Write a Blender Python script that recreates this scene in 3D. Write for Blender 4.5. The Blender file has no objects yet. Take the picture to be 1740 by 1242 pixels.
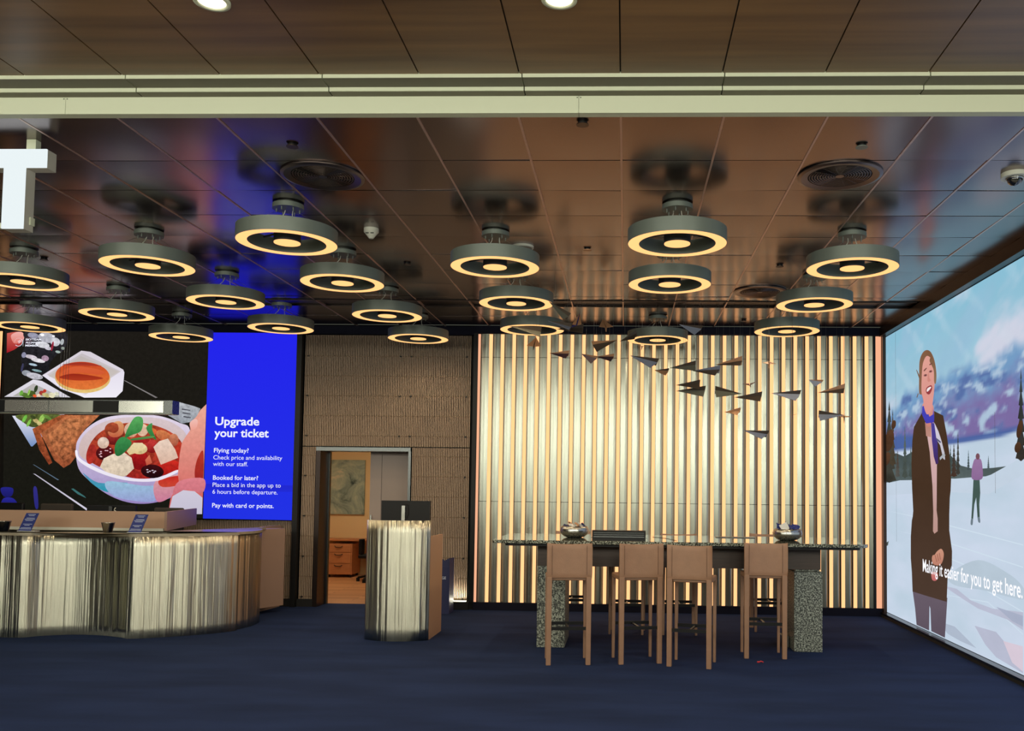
import bpy, math, random
from mathutils import Vector, Matrix
from mathutils.geometry import tessellate_polygon
random.seed(7)
PI = math.pi
S = bpy.context.scene
COL = S.collection

# ------------------------------------------------------------------ camera
CX, CY, FPX, YAW, PITCH, ROLL = 1011.51, 754.245, 1529.97, -.03381, .05112, .01179
EYE = Vector((0, 0, 1.6))
FW = Vector((math.sin(YAW)*math.cos(PITCH), math.cos(YAW)*math.cos(PITCH), math.sin(PITCH)))
_r = Vector((math.cos(YAW), -math.sin(YAW), 0)); _u = _r.cross(FW)
RT = _r*math.cos(ROLL) + _u*math.sin(ROLL); UP = RT.cross(FW)
cam_data = bpy.data.cameras.new('camera'); cam = bpy.data.objects.new('camera', cam_data); COL.objects.link(cam)
cam_data.sensor_width = 36; cam_data.lens = FPX/1740*36
cam_data.shift_x = -(CX-870)/1740; cam_data.shift_y = (CY-621)/1740
cam_data.clip_start = .05; cam_data.clip_end = 200
M = Matrix.Identity(4)
for i in range(3):
    M[i][0] = RT[i]; M[i][1] = UP[i]; M[i][2] = -FW[i]; M[i][3] = EYE[i]
cam.matrix_world = M
S.camera = cam

def W(px, py, X=None, Y=None, Z=None):
    """surveying helper: where the sight line meets a real wall / floor plane of the room"""
    d = FW + RT*((px-CX)/FPX) - UP*((py-CY)/FPX)
    t = (X-EYE.x)/d.x if X is not None else ((Y-EYE.y)/d.y if Y is not None else (Z-EYE.z)/d.z)
    return EYE + d*t

# ------------------------------------------------------------------ world, exposure, lights
world = bpy.data.worlds.new('hall'); S.world = world; world.use_nodes = True
bg = world.node_tree.nodes['Background']; bg.inputs[0].default_value = (.60, .62, .50, 1); bg.inputs[1].default_value = .10
S.view_settings.view_transform = 'Standard'; S.view_settings.look = 'None'
S.view_settings.exposure = 0.0; S.view_settings.gamma = 1; S.view_settings.use_curve_mapping = False
S.cycles.max_bounces = 8; S.cycles.sample_clamp_indirect = 1.5
S.cycles.use_light_tree = False; S.cycles.caustics_reflective = False

def area(name, loc, sx, sy, power, col, rot=(0, 0, 0)):
    l = bpy.data.lights.new(name, 'AREA'); l.shape = 'RECTANGLE'; l.size = sx; l.size_y = sy; l.energy = power; l.color = col
    o = bpy.data.objects.new(name, l); COL.objects.link(o); o.location = loc; o.rotation_euler = rot
    return o
# unseen fill panels added on the concourse side; ceiling light of the back office
for lx, lw in ((-10.5, 1.6), (-8.1, .7), (-6.4, 1.3), (-4.7, .5), (-3.2, 1.5), (-.9, .9), (.9, 1.4), (3.2, .6), (5.0, 1.6)):
    area('concourse_fill', (lx, -1.3, 3.1), lw, 1.4, 62*lw, (1, .99, .84), (math.radians(84), 0, 0))
area('concourse_fill', (-2, 3.0, 3.88), 12, .4, 90, (1, .95, .82), (math.radians(12), 0, 0))
area('concourse_fill', (-4, -4.5, 6.2), 16, 2.5, 420, (1, .98, .88))
area('floor_strip_light', (-2.26, 11.94, .125), .36, .02, 3.5, (1, .95, .75), (math.radians(180+12), 0, 0))
area('office_light', (-4.6, 14.4, 2.75), 1.6, 1.2, 36, (1, .86, .64))

# ------------------------------------------------------------------ materials
def s2l(c):
    return tuple(((v/255)/12.92 if v/255 <= .04045 else ((v/255+.055)/1.055)**2.4) for v in c)
MATS = {}
def mat(name, rgb, rough=.5, metal=0, var=0, scale=8, stretch=(1, 1, 1), bump=0, bscale=None, spec=.5, aniso=0, coat=0, emit=None, es=1, arot=0, bdist=.01, bdet=2):
    m = bpy.data.materials.new(name); m.use_nodes = True; nt = m.node_tree; b = nt.nodes['Principled BSDF']
    c = s2l(rgb); b.inputs['Base Color'].default_value = (*c, 1)
    b.inputs['Roughness'].default_value = rough; b.inputs['Metallic'].default_value = metal
    b.inputs['Specular IOR Level'].default_value = spec; b.inputs['Anisotropic'].default_value = aniso
    b.inputs['Coat Weight'].default_value = coat
    if aniso:
        tg = nt.nodes.new('ShaderNodeTangent'); tg.direction_type = 'RADIAL'; tg.axis = 'Z'; nt.links.new(tg.outputs[0], b.inputs['Tangent'])
        b.inputs['Anisotropic Rotation'].default_value = arot
    if emit:
        b.inputs['Emission Color'].default_value = (*s2l(emit), 1); b.inputs['Emission Strength'].default_value = es
    tc = nt.nodes.new('ShaderNodeTexCoord'); mp = nt.nodes.new('ShaderNodeMapping'); nt.links.new(tc.outputs['Object'], mp.inputs[0])
    mp.inputs['Scale'].default_value = stretch
    nz = nt.nodes.new('ShaderNodeTexNoise'); nz.inputs['Scale'].default_value = scale; nz.inputs['Detail'].default_value = 5
    nt.links.new(mp.outputs[0], nz.inputs['Vector'])
    if var:
        mr = nt.nodes.new('ShaderNodeMapRange'); mr.inputs['From Min'].default_value = .3; mr.inputs['From Max'].default_value = .7
        mr.inputs['To Min'].default_value = 1-var; mr.inputs['To Max'].default_value = 1+var
        nt.links.new(nz.outputs[0], mr.inputs[0])
        mx = nt.nodes.new('ShaderNodeVectorMath'); mx.operation = 'SCALE'; mx.inputs[0].default_value = c
        nt.links.new(mr.outputs[0], mx.inputs['Scale']); nt.links.new(mx.outputs[0], b.inputs['Base Color'])
    if bump:
        bp = nt.nodes.new('ShaderNodeBump'); bp.inputs['Strength'].default_value = bump; bp.inputs['Distance'].default_value = bdist
        src = nz
        if bscale:
            src = nt.nodes.new('ShaderNodeTexNoise'); src.inputs['Scale'].default_value = bscale; src.inputs['Detail'].default_value = bdet; nt.links.new(mp.outputs[0], src.inputs['Vector'])
        nt.links.new(src.outputs[0], bp.inputs['Height']); nt.links.new(bp.outputs[0], b.inputs['Normal'])
    MATS[name] = m
    return m
def glow(name, rgb, s=1.0, raw=None):
    m = bpy.data.materials.new(name); m.use_nodes = True; nt = m.node_tree; nt.nodes.clear()
    e = nt.nodes.new('ShaderNodeEmission'); e.inputs[0].default_value = (*(raw or s2l(rgb)), 1); e.inputs[1].default_value = s
    o = nt.nodes.new('ShaderNodeOutputMaterial'); nt.links.new(e.outputs[0], o.inputs[0]); MATS[name] = m
    return m

mat('carpet', (34, 48, 82), .95, var=.22, scale=1.6, stretch=(.5, 1.6, 1), bump=.25, bscale=220, spec=.1)
mat('navy_paint', (16, 17, 34), .8, spec=.2)
mat('black_metal', (20, 20, 21), .5, .2, spec=.3)
mat('black_matte', (12, 12, 13), .8)
mat('ceiling_metal', (122, 110, 108), .21, 1, var=.06, scale=.8, bump=.06, bscale=1.3)
mat('ceiling_gap', (46, 40, 38), .4, .8)
mat('ceiling_bar', (206, 184, 174), .45, 1)
mat('vent_metal', (116, 104, 100), .32, 1)
mat('bronze', (74, 58, 50), .32, .8)
mat('dark_bronze', (44, 34, 31), .35, .7)
mat('cream_paint', (188, 193, 170), .5)
mat('letter_side', (176, 174, 164), .5)
mat('olive_panel', (92, 88, 72), .5)
mat('ring_grey', (112, 120, 113), .42, .25)
mat('ring_inside', (60, 62, 64), .5, .2)
mat('steel', (176, 176, 170), .25, 1)
mat('steel_dark', (90, 92, 92), .3, 1)
mat('polished_sheet', (158, 161, 150), .28, 1)
mat('brushed_steel', (205, 202, 184), .28, 1, bump=1.0, scale=10, stretch=(5, 5, .05), bscale=2.6, aniso=1, arot=.25, bdist=.028, bdet=4)
mat('beige_laminate', (178, 142, 116), .55)
mat('beige_gate', (150, 122, 106), .55)
mat('white_laminate', (200, 202, 190), .4)
mat('counter_stone', (150, 140, 120), .3, coat=.3)
mat('leather', (150, 112, 86), .48, var=.07, scale=14, bump=.12, bscale=120)
mat('leather_thread', (112, 78, 58), .6)
mat('slat_beige', (160, 138, 118), .7, var=.05, scale=3)
mat('slat_brown', (120, 92, 66), .7)
mat('dark_wood', (60, 42, 32), .4, var=.3, scale=5, stretch=(.6, 2, 14))
mat('office_wall', (226, 192, 140), .8)
mat('office_wood', (190, 122, 74), .5, var=.1, scale=5, stretch=(1, 1, 6))
mat('sliding_door', (150, 133, 124), .5)
mat('navy_board', (34, 40, 84), .55)
mat('navy_print', (24, 40, 112), .5)
mat('white_print', (190, 200, 225), .6)
mat('paper_white', (215, 214, 208), .7)
mat('plastic_white', (196, 196, 184), .5)
mat('monitor_black', (11, 11, 12), .5, spec=.25)
mat('wire_steel', (120, 118, 112), .35, .8)
mat('stone_floor', (170, 165, 150), .35)
mat('concourse_wall', (120, 118, 105), .7)
mat('chair_fabric', (56, 50, 44), .85)
mat('plane_dark', (78, 66, 56), .5, .15)
mat('plane_tan', (196, 146, 108), .5, .15)
mat('plane_slate', (132, 138, 156), .5, .15)
mat('plane_green', (104, 104, 92), .5, .15)
mat('plane_mauve', (134, 112, 112), .5, .15)
mat('plane_purple', (70, 50, 60), .5, .15)
mat('plane_blue', (52, 50, 120), .5, .15)
mat('red_wrap', (200, 40, 50), .4)
mat('dome_glass', (20, 20, 22), .08, coat=1)
glow('ring_glow', None, 1.0, (1.5, .73, .27))
glow('strip_glow', None, 1.0, (1.45, .72, .31))
glow('end_strip_glow', None, 1.0, (.95, .46, .27))
glow('sign_glow', (240, 250, 252), .95)
glow('floor_led', (255, 246, 205), 5)
glow('reflection_glow', (232, 238, 206), 1.15)  # added glow for the unseen panes behind the viewer
glow('downlight_glow', (255, 238, 200), 2.5)
glow('blue_led', (36, 38, 222), 1.0)

def granite():
    m = mat('granite', (120, 124, 112), .06, coat=1); nt = m.node_tree; b = nt.nodes['Principled BSDF']
    tc = nt.nodes.new('ShaderNodeTexCoord')
    v = nt.nodes.new('ShaderNodeTexNoise'); v.inputs['Scale'].default_value = 70; v.inputs['Detail'].default_value = 5; v.inputs['Roughness'].default_value = .65
    nt.links.new(tc.outputs['Object'], v.inputs['Vector'])
    r = nt.nodes.new('ShaderNodeValToRGB'); nt.links.new(v.outputs[0], r.inputs[0])
    e = r.color_ramp.elements; e[0].position = .40; e[0].color = (.018, .02, .018, 1); e[1].position = .60; e[1].color = (.42, .44, .36, 1)
    k = r.color_ramp.elements.new(.47); k.color = (.05, .055, .045, 1); k = r.color_ramp.elements.new(.53); k.color = (.22, .235, .19, 1)
    nt.links.new(r.outputs[0], b.inputs['Base Color'])
    m2 = m.copy(); m2.name = 'granite_rough'; m2.node_tree.nodes['Principled BSDF'].inputs['Roughness'].default_value = .5
    m2.node_tree.nodes['Principled BSDF'].inputs['Coat Weight'].default_value = 0; MATS['granite_rough'] = m2
granite()
def wood_panels():
    m = mat('wood_ceiling', (112, 76, 46), .36); nt = m.node_tree; b = nt.nodes['Principled BSDF']
    tc = nt.nodes.new('ShaderNodeTexCoord'); mp = nt.nodes.new('ShaderNodeMapping'); mp.inputs['Scale'].default_value = (.35, 6, 1)
    nt.links.new(tc.outputs['Object'], mp.inputs[0])
    v = nt.nodes.new('ShaderNodeTexNoise'); v.inputs['Scale'].default_value = 1.5; v.inputs['Detail'].default_value = 6
    nt.links.new(mp.outputs[0], v.inputs['Vector'])
    r = nt.nodes.new('ShaderNodeValToRGB'); nt.links.new(v.outputs[0], r.inputs[0])
    e = r.color_ramp.elements; e[0].position = .3; e[0].color = (*s2l((84, 60, 38)), 1); e[1].position = .7; e[1].color = (*s2l((122, 92, 60)), 1)
    nt.links.new(r.outputs[0], b.inputs['Base Color'])
wood_panels()
def plank_floor():
    m = mat('office_floor', (190, 130, 84), .5); nt = m.node_tree; b = nt.nodes['Principled BSDF']
    tc = nt.nodes.new('ShaderNodeTexCoord'); br = nt.nodes.new('ShaderNodeTexBrick')
    br.inputs['Scale'].default_value = 1; br.inputs['Brick Width'].default_value = 1.1; br.inputs['Row Height'].default_value = .12
    br.inputs['Mortar Size'].default_value = .004
    br.inputs['Color1'].default_value = (*s2l((205, 146, 96)), 1); br.inputs['Color2'].default_value = (*s2l((180, 122, 76)), 1)
    br.inputs['Mortar'].default_value = (*s2l((110, 66, 40)), 1)
    nt.links.new(tc.outputs['Object'], br.inputs['Vector']); nt.links.new(br.outputs[0], b.inputs['Base Color'])
plank_floor()
def painting_mat():
    m = mat('painted_canvas', (110, 115, 95), .7); nt = m.node_tree; b = nt.nodes['Principled BSDF']
    tc = nt.nodes.new('ShaderNodeTexCoord')
    v = nt.nodes.new('ShaderNodeTexNoise'); v.inputs['Scale'].default_value = 2.4; v.inputs['Detail'].default_value = 10; v.inputs['Roughness'].default_value = .68; v.inputs['Distortion'].default_value = .8
    nt.links.new(tc.outputs['Object'], v.inputs['Vector'])
    r = nt.nodes.new('ShaderNodeValToRGB'); nt.links.new(v.outputs[0], r.inputs[0])
    e = r.color_ramp.elements; e[0].position = .34; e[0].color = (*s2l((52, 66, 60)), 1); e[1].position = .68; e[1].color = (*s2l((214, 196, 160)), 1)
    k = e.new(.45); k.color = (*s2l((134, 148, 134)), 1); k = e.new(.58); k.color = (*s2l((170, 176, 152)), 1)
    nt.links.new(r.outputs[0], b.inputs['Base Color'])
painting_mat()
def picture_mat(name, strength, nscale, stretch):
    """LED picture: colour of every patch is stored on the mesh, alpha says how grainy it is"""
    m = bpy.data.materials.new(name); m.use_nodes = True; nt = m.node_tree; nt.nodes.clear()
    at = nt.nodes.new('ShaderNodeVertexColor'); at.layer_name = 'pic'
    tc = nt.nodes.new('ShaderNodeTexCoord'); mp = nt.nodes.new('ShaderNodeMapping'); mp.inputs['Scale'].default_value = stretch
    nt.links.new(tc.outputs['Object'], mp.inputs[0])
    nz = nt.nodes.new('ShaderNodeTexNoise'); nz.inputs['Scale'].default_value = nscale; nz.inputs['Detail'].default_value = 7
    nz.inputs['Roughness'].default_value = .6
    nt.links.new(mp.outputs[0], nz.inputs['Vector'])
    mr = nt.nodes.new('ShaderNodeMapRange'); mr.inputs['From Min'].default_value = .32; mr.inputs['From Max'].default_value = .68
    mr.inputs['To Min'].default_value = -1; mr.inputs['To Max'].default_value = 1
    nt.links.new(nz.outputs[0], mr.inputs[0])
    ma = nt.nodes.new('ShaderNodeMath'); ma.operation = 'MULTIPLY_ADD'
    nt.links.new(mr.outputs[0], ma.inputs[0]); nt.links.new(at.outputs['Alpha'], ma.inputs[1]); ma.inputs[2].default_value = 1
    mx = nt.nodes.new('ShaderNodeVectorMath'); mx.operation = 'SCALE'
    nt.links.new(at.outputs['Color'], mx.inputs[0]); nt.links.new(ma.outputs[0], mx.inputs['Scale'])
    e = nt.nodes.new('ShaderNodeEmission'); e.inputs[1].default_value = strength; nt.links.new(mx.outputs[0], e.inputs[0])
    o = nt.nodes.new('ShaderNodeOutputMaterial'); nt.links.new(e.outputs[0], o.inputs[0]); MATS[name] = m
picture_mat('food_picture', 1.0, 20, (1, 1, 1))
picture_mat('ski_picture', 1.0, 1.6, (1, .8, 2.2))

# ------------------------------------------------------------------ mesh helpers
class MB:
    def __init__(s): s.v = []; s.f = []; s.m = []; s.s = []
    def add(s, vs, fs, mi=0, smooth=False):
        o = len(s.v); s.v += [tuple(v) for v in vs]
        for f in fs: s.f.append([i+o for i in f]); s.m.append(mi); s.s.append(smooth)
        return s
    def box(s, x0, x1, y0, y1, z0, z1, mi=0):
        return s.add([(x0,y0,z0),(x1,y0,z0),(x1,y1,z0),(x0,y1,z0),(x0,y0,z1),(x1,y0,z1),(x1,y1,z1),(x0,y1,z1)],
                     [(0,3,2,1),(4,5,6,7),(0,1,5,4),(1,2,6,5),(2,3,7,6),(3,0,4,7)], mi)
    def prism(s, poly, z0, z1, mi=0, smooth=False):
        n = len(poly); s.add([(x,y,z0) for x,y in poly]+[(x,y,z1) for x,y in poly], [tuple(range(n))[::-1], tuple(range(n,2*n))], mi)
        o = len(s.v)-2*n
        for i in range(n):
            j = (i+1) % n; s.f.append([o+i, o+j, o+n+j, o+n+i]); s.m.append(mi); s.s.append(smooth)
        return s
    def lathe(s, prof, c=(0,0,0), n=48, mi=0, smooth=True, closed=True, sharp=False):
        if sharp:
            for q in range(len(prof) if closed else len(prof)-1): s.lathe([prof[q], prof[(q+1) % len(prof)]], c, n, mi, smooth, False)
            return s
        vs = []; fs = []; k = len(prof)
        for i in range(n):
            a = 2*PI*i/n
            for r, z in prof: vs.append((c[0]+r*math.cos(a), c[1]+r*math.sin(a), c[2]+z))
        for i in range(n):
            j = (i+1) % n
            for q in range(k if closed else k-1):
                w = (q+1) % k; fs.append((i*k+q, j*k+q, j*k+w, i*k+w))
        return s.add(vs, fs, mi, smooth)
    def cyl(s, c, r, z0, z1, n=32, mi=0, r2=None):
        r2 = r if r2 is None else r2
        a = [2*PI*i/n for i in range(n)]
        vs = [(c[0]+r*math.cos(t), c[1]+r*math.sin(t), z0) for t in a]+[(c[0]+r2*math.cos(t), c[1]+r2*math.sin(t), z1) for t in a]
        s.add(vs, [tuple(range(n))[::-1], tuple(range(n, 2*n))], mi); s.add(vs, [], mi); o = len(s.v)-2*n
        for i in range(n):
            j = (i+1) % n; s.f.append([o+i, o+j, o+n+j, o+n+i]); s.m.append(mi); s.s.append(True)
        return s
    def tube(s, pts, r, n=6, mi=0):
        pts = [Vector(p) for p in pts]; vs = []; fs = []
        for i, p in enumerate(pts):
            d = (pts[min(i+1, len(pts)-1)]-pts[max(i-1, 0)]).normalized()
            a = d.cross(Vector((0,0,1)) if abs(d.z) < .9 else Vector((1,0,0))).normalized(); b = d.cross(a)
            for k in range(n): t = 2*PI*k/n; vs.append(p+a*(r*math.cos(t))+b*(r*math.sin(t)))
        for i in range(len(pts)-1):
            for k in range(n): j = (k+1) % n; fs.append((i*n+k, i*n+j, (i+1)*n+j, (i+1)*n+k))
        fs += [tuple(range(n))[::-1], tuple(range((len(pts)-1)*n, len(pts)*n))]
        return s.add(vs, fs, mi, True)
    def build(s, name, mats, parent=None, loc=(0,0,0), bevel=0):
        me = bpy.data.meshes.new(name); me.from_pydata(s.v, [], s.f)
        for m in (mats if isinstance(mats, (list, tuple)) else [mats]): me.materials.append(MATS[m])
        me.polygons.foreach_set('material_index', s.m); me.polygons.foreach_set('use_smooth', s.s); me.update()
        o = bpy.data.objects.new(name, me); COL.objects.link(o); o.location = loc
        if parent: o.parent = parent
        if bevel:
            b = o.modifiers.new('bevel', 'BEVEL'); b.width = bevel; b.segments = 2; b.limit_method = 'ANGLE'
        return o
def tag(o, label=None, cat=None, group=None, kind=None):
    if label: o['label'] = label
    if cat: o['category'] = cat
    if group: o['group'] = group
    if kind: o['kind'] = kind
    return o
def struct(o): o['kind'] = 'structure'; return o
def thing(name, label, cat, loc=(0,0,0), rz=0, group=None):
    o = bpy.data.objects.new(name, None); COL.objects.link(o); o.location = loc; o.rotation_euler = (0,0,rz); o.empty_display_size = .1
    return tag(o, label, cat, group)
def kids(o): return [c for c in COL.objects if c.parent == o]
def copy_thing(root, kidmap, label, loc, rz=0):
    r = root.copy(); COL.objects.link(r); r.location = loc; r.rotation_euler = (0,0,rz); r['label'] = label
    for ch, sub in kidmap:
        c = ch.copy(); COL.objects.link(c); c.parent = r
        for g in sub: d = g.copy(); COL.objects.link(d); d.parent = c
    return r
def kidmap(root): return [(c, kids(c)) for c in kids(root)]
ORD = ['first','second','third','fourth','fifth','sixth','seventh','eighth','ninth','tenth','eleventh','twelfth','thirteenth','fourteenth',
       'fifteenth','sixteenth','seventeenth','eighteenth','nineteenth','twentieth','twenty-first','twenty-second','twenty-third','twenty-fourth',
       'twenty-fifth','twenty-sixth','twenty-seventh','twenty-eighth','twenty-ninth','thirtieth','thirty-first','thirty-second','thirty-third']
def smooth_loop(p, n=5):
    out = []; k = len(p)
    for i in range(k):
        a, b, c, d = [Vector(p[(i+j-1) % k]) for j in range(4)]
        for q in range(n):
            t = q/n; out.append(.5*((2*b)+(c-a)*t+(2*a-5*b+4*c-d)*t*t+(3*b-a-3*c+d)*t**3))
    return out
def spline(p, n=8):
    out = []; k = len(p)
    for i in range(k-1):
        a, b, c, d = [Vector(p[min(max(i+j-1, 0), k-1)]) for j in range(4)]
        for q in range(n):
            t = q/n; out.append(.5*((2*b)+(c-a)*t+(2*a-5*b+4*c-d)*t*t+(3*b-a-3*c+d)*t**3))
    return out+[Vector(p[-1])]
def text(name, s, origin, ux, uz, width, height, m, parent=None, bold=0, up_len=None, thick=.002):
    """flat lettering; origin = left end of the baseline, ux = reading direction, width = full length, height = capital height"""
    cu = bpy.data.curves.new('t', 'FONT'); cu.body = s; cu.offset = bold; cu.resolution_u = 3
    t = bpy.data.objects.new('t', cu); COL.objects.link(t); bpy.context.view_layer.update()
    me = bpy.data.meshes.new_from_object(t.evaluated_get(bpy.context.evaluated_depsgraph_get()))
    bpy.data.objects.remove(t)
    xs = [v.co.x for v in me.vertices]; x0, x1 = min(xs), max(xs)
    CAP = .73
    ux = Vector(ux).normalized(); uz = Vector(uz).normalized(); o = Vector(origin)
    for v in me.vertices:
        v.co = o + ux*((v.co.x-x0)/(x1-x0)*width) + uz*(v.co.y/CAP*height)
    me.materials.clear(); me.materials.append(MATS[m]); me.name = name
    ob = bpy.data.objects.new(name, me); COL.objects.link(ob)
    if parent: ob.parent = parent
    return ob
def picture(name, patches, plane, mname, parent, normal, base=.002, step=.00035):
    """patches: (points px, colour, colour_bottom or None, grain, smooth)"""
    vs = []; fs = []; cols = []
    for li, (pts, c1, c2, gr, sm) in enumerate(patches):
        if sm: pts = [(v.x, v.y) for v in smooth_loop([Vector((*p, 0)) for p in pts])]
        ys = [p[1] for p in pts]; y0, y1 = min(ys), max(ys)
        o = len(vs); off = Vector(normal)*(base+step*li)
        for p in pts:
            vs.append(W(p[0], p[1], **plane)+off)
            t = (p[1]-y0)/(y1-y0+1e-6); c2_ = c2 or c1
            a = s2l(c1); b = s2l(c2_); cols.append((*[a[k]*(1-t)+b[k]*t for k in range(3)], gr))
        for tri in tessellate_polygon([[Vector((p[0], p[1], 0)) for p in pts]]): fs.append([i+o for i in tri])
    me = bpy.data.meshes.new(name); me.from_pydata([tuple(v) for v in vs], [], fs)
    ca = me.color_attributes.new('pic', 'FLOAT_COLOR', 'POINT')
    ca.data.foreach_set('color', [x for c in cols for x in c]); me.materials.append(MATS[mname]); me.update()
    ob = bpy.data.objects.new(name, me); COL.objects.link(ob); ob.parent = parent
    return ob

# ------------------------------------------------------------------ setting
H = 3.78; XR = 3.41; YW = 12.0
struct(MB().box(-9.2, 3.6, 5.2, 12.36, -.1, 0).build('floor', 'carpet'))
struct(MB().box(-22, 14, -12, 5.2, -.1, -.002).build('floor', 'stone_floor'))
struct(MB().box(-6.2, -2.2, 12.36, 16.6, -.1, 0).build('floor', 'office_floor'))
# metal tile ceiling
c = MB()
xs = [-.047+.6*i for i in range(-15, 7)]; ys = [5.15]+[5.86+.6*j for j in range(0, 11)]
for i in range(len(xs)-1):
    for j in range(len(ys)-1):
        x0, x1, y0, y1 = xs[i]+.007, xs[i+1]-.007, ys[j]+.004, min(ys[j+1], 12.0)-.004
        if j == len(ys)-2 and y0 > 11.95: continue
        if ys[j] < 10.27 < ys[j+1]: y1 = 10.24
        a, b2, g = [random.uniform(-.0014, .0014) for _ in range(3)]
        z = H+random.uniform(0, .003)
        n = 6; vs = []; fs = []
        for p in range(n+1):
            for q in range(n+1):
                u, v = p/n*2-1, q/n*2-1
                sag = .0035*(1-u*u)*(1-v*v)
                vs.append((x0+(x1-x0)*p/n, y0+(y1-y0)*q/n, z+a*u+b2*v+g*u*v-sag))
        for p in range(n):
            for q in range(n): k = p*(n+1)+q; fs.append((k, k+1, k+n+2, k+n+1))
        c.add(vs, fs, 0, True)
        e = [(x0,y0),(x1,y0),(x1,y1),(x0,y1)]
        cor = [vs[0], vs[n*(n+1)], vs[-1], vs[n]]
        for k in range(4):
            p, q = cor[k], cor[(k+1) % 4]; c.add([p, q, (q[0],q[1],H+.03), (p[0],p[1],H+.03)], [(0,1,2,3)], 0)
for x in xs: c.box(x-.0066, x+.0066, 5.15, 12, H-.002, H+.02, 2)
c.box(-9.2, 3.6, 5.15, 12.0, H+.03, H+.2, 1)
struct(c.build('ceiling', ['ceiling_metal', 'ceiling_gap', 'ceiling_bar']))
# walls
struct(MB().box(3.5, 3.6, 5.2, 12.1, 0, H+.03).build('wall_right', 'dark_bronze'))
struct(MB().box(-9.2, -9.1, 5.2, 12.1, 0, H+.03).build('wall_left', 'dark_bronze'))
w = MB()
w.box(-9.1, -4.14, 12.06, 12.34, 0, H+.03); w.box(-4.14, -2.88, 12.06, 12.34, 2.14, H+.03); w.box(-2.88, 3.5, 12.06, 12.34, 0, H+.03)
struct(w.build('wall_back', 'black_matte'))
# vertical slat cladding with horizontal joints
w = MB()
def slats(x0, x1, z0, z1):
    n = round((x1-x0)/.0232); p = (x1-x0)/n
    zs = sorted([z for z in [3.37-.27*k for k in range(14)] if z0+.02 < z < z1-.02]); ed = [z0]+zs+[z1]
    for i in range(n):
        a = x0+i*p+.0052; b = x0+(i+1)*p-.0052
        for k in range(len(ed)-1): w.box(a, b, 12.0+random.uniform(-.002, .002), 12.05, ed[k]+(.003 if k else 0), ed[k+1]-.003, 0)
    for z in zs: w.box(x0, x1, 12.012, 12.02, z-.003, z+.003, 1)
slats(-4.36, -4.15, .1, 2.14); slats(-4.36, -2.09, 2.15, 3.66); slats(-2.87, -2.09, .1, 2.14); slats(-6.2, -4.44, .1, 1.14)
w.box(-4.36, -2.09, 12.05, 12.06, 2.15, 3.66, 2); w.box(-2.87, -2.09, 12.05, 12.06, .1, 2.15, 2); w.box(-4.36, -4.15, 12.05, 12.06, .1, 2.15, 2)
for z in [3.37-.54*k for k in range(7)]:
    for x in (-4.31, -3.05, -2.9, -2.15):
        if not (z < 2.14 and -4.15 < x < -2.88): w.box(x-.012, x+.012, 11.985, 12.0, z-.008, z+.008, 3)
struct(w.build('wall_back', ['slat_beige', 'slat_brown', 'black_matte', 'black_metal']))
struct(MB().box(-9.1, -4.16, 11.97, 12.06, 0, .1).box(-2.87, -2.0, 11.97, 12.06, 0, .1).build('baseboard_back', 'black_matte'))
struct(MB().box(-2.0, 3.36, 11.92, 12.06, 0, .1).build('baseboard_back', 'navy_paint'))
struct(MB().box(-9.1, -2.02, 11.96, 12.06, 3.665, H).box(-2.02, 3.36, 11.9, 12.06, 3.68, H).build('trim_1', 'navy_paint'))
struct(MB().box(-2.05, -1.995, 11.93, 12.06, .1, 3.68).box(3.255, 3.285, 11.93, 12.06, .1, 3.68).box(-4.44, -4.37, 11.9, 12.06, 0, 3.665).build('trim_2', 'black_metal'))
struct(MB().box(3.36, 3.40, 11.86, 12.06, .04, H).build('trim_3', 'bronze'))
struct(MB().box(3.33, 3.5, 5.15, 12.0, 3.665, H).build('trim_4', 'dark_bronze'))
struct(MB().box(3.43, 3.5, 5.2, 12.0, 0, .06).build('trim_5', 'black_matte'))
# polished folded sheets between the light strips
P0 = -1.817; PITCHX = .1558
prof = [(.020, 11.972), (.030, 11.971), (.045, 11.9695), (.062, 11.966), (.078, 11.962), (.086, 11.9605), (.089, 11.9605), (.097, 11.962), (.112, 11.966), (.126, 11.969), (.136, 11.9705)]
w = MB()
for i in range(-1, 33):
    xb = P0+i*PITCHX
    if i == -1: pr_ = [q for q in prof if xb+q[0] > -1.995]
    else: pr_ = prof
    if i == 32: pr_ = [q for q in prof if xb+q[0] < 3.256]
    for z0, z1 in ((.1, 1.43), (1.436, 3.36), (3.366, 3.68)):
        n = len(pr_)
        w.add([(xb+q[0], q[1], z0) for q in pr_]+[(xb+q[0], q[1], z1) for q in pr_], [(k, k+1, n+k+1, n+k) for k in range(n-1)], 0, True)
w.box(-1.995, 3.256, 12.0, 12.06, .1, 3.68, 1)
struct(w.build('wall_back', ['polished_sheet', 'black_metal']))
# stepped cornice, white beam and the timber ceiling of the concourse
c = MB(); x = -.05-.565*30
while x < 14:
    c.box(x+.004, x+.561, -.5, 4.90, 3.918, 3.95, 0); x += .565
c.box(-17, 14, -.5, 4.90, 3.93, 3.97, 1)
struct(c.build('ceiling', ['wood_ceiling', 'black_matte']))
tr = MB(); x = -.60-1.128*15
while x < 14:
    tr.box(x+.003, x+1.125, 4.90, 5.03, 3.897, 3.96, 0); x += 1.128
struct(tr.build('trim_6', 'cream_paint'))
tr = MB(); x = -.60-1.128*15
while x < 14:
    tr.box(x+.003, x+1.125, 4.901, 5.05, 3.8955, 3.897, 0); tr.box(x+.003, x+1.125, 5.023, 5.09, 3.8745, 3.8955, 0); x += 1.128
struct(tr.build('trim_7', 'olive_panel'))
tr = MB(); x = -.60-1.128*15
while x < 14: tr.box(x+.003, x+1.125, 5.015, 5.023, 3.873, 3.8955, 0); x += 1.128
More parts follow.
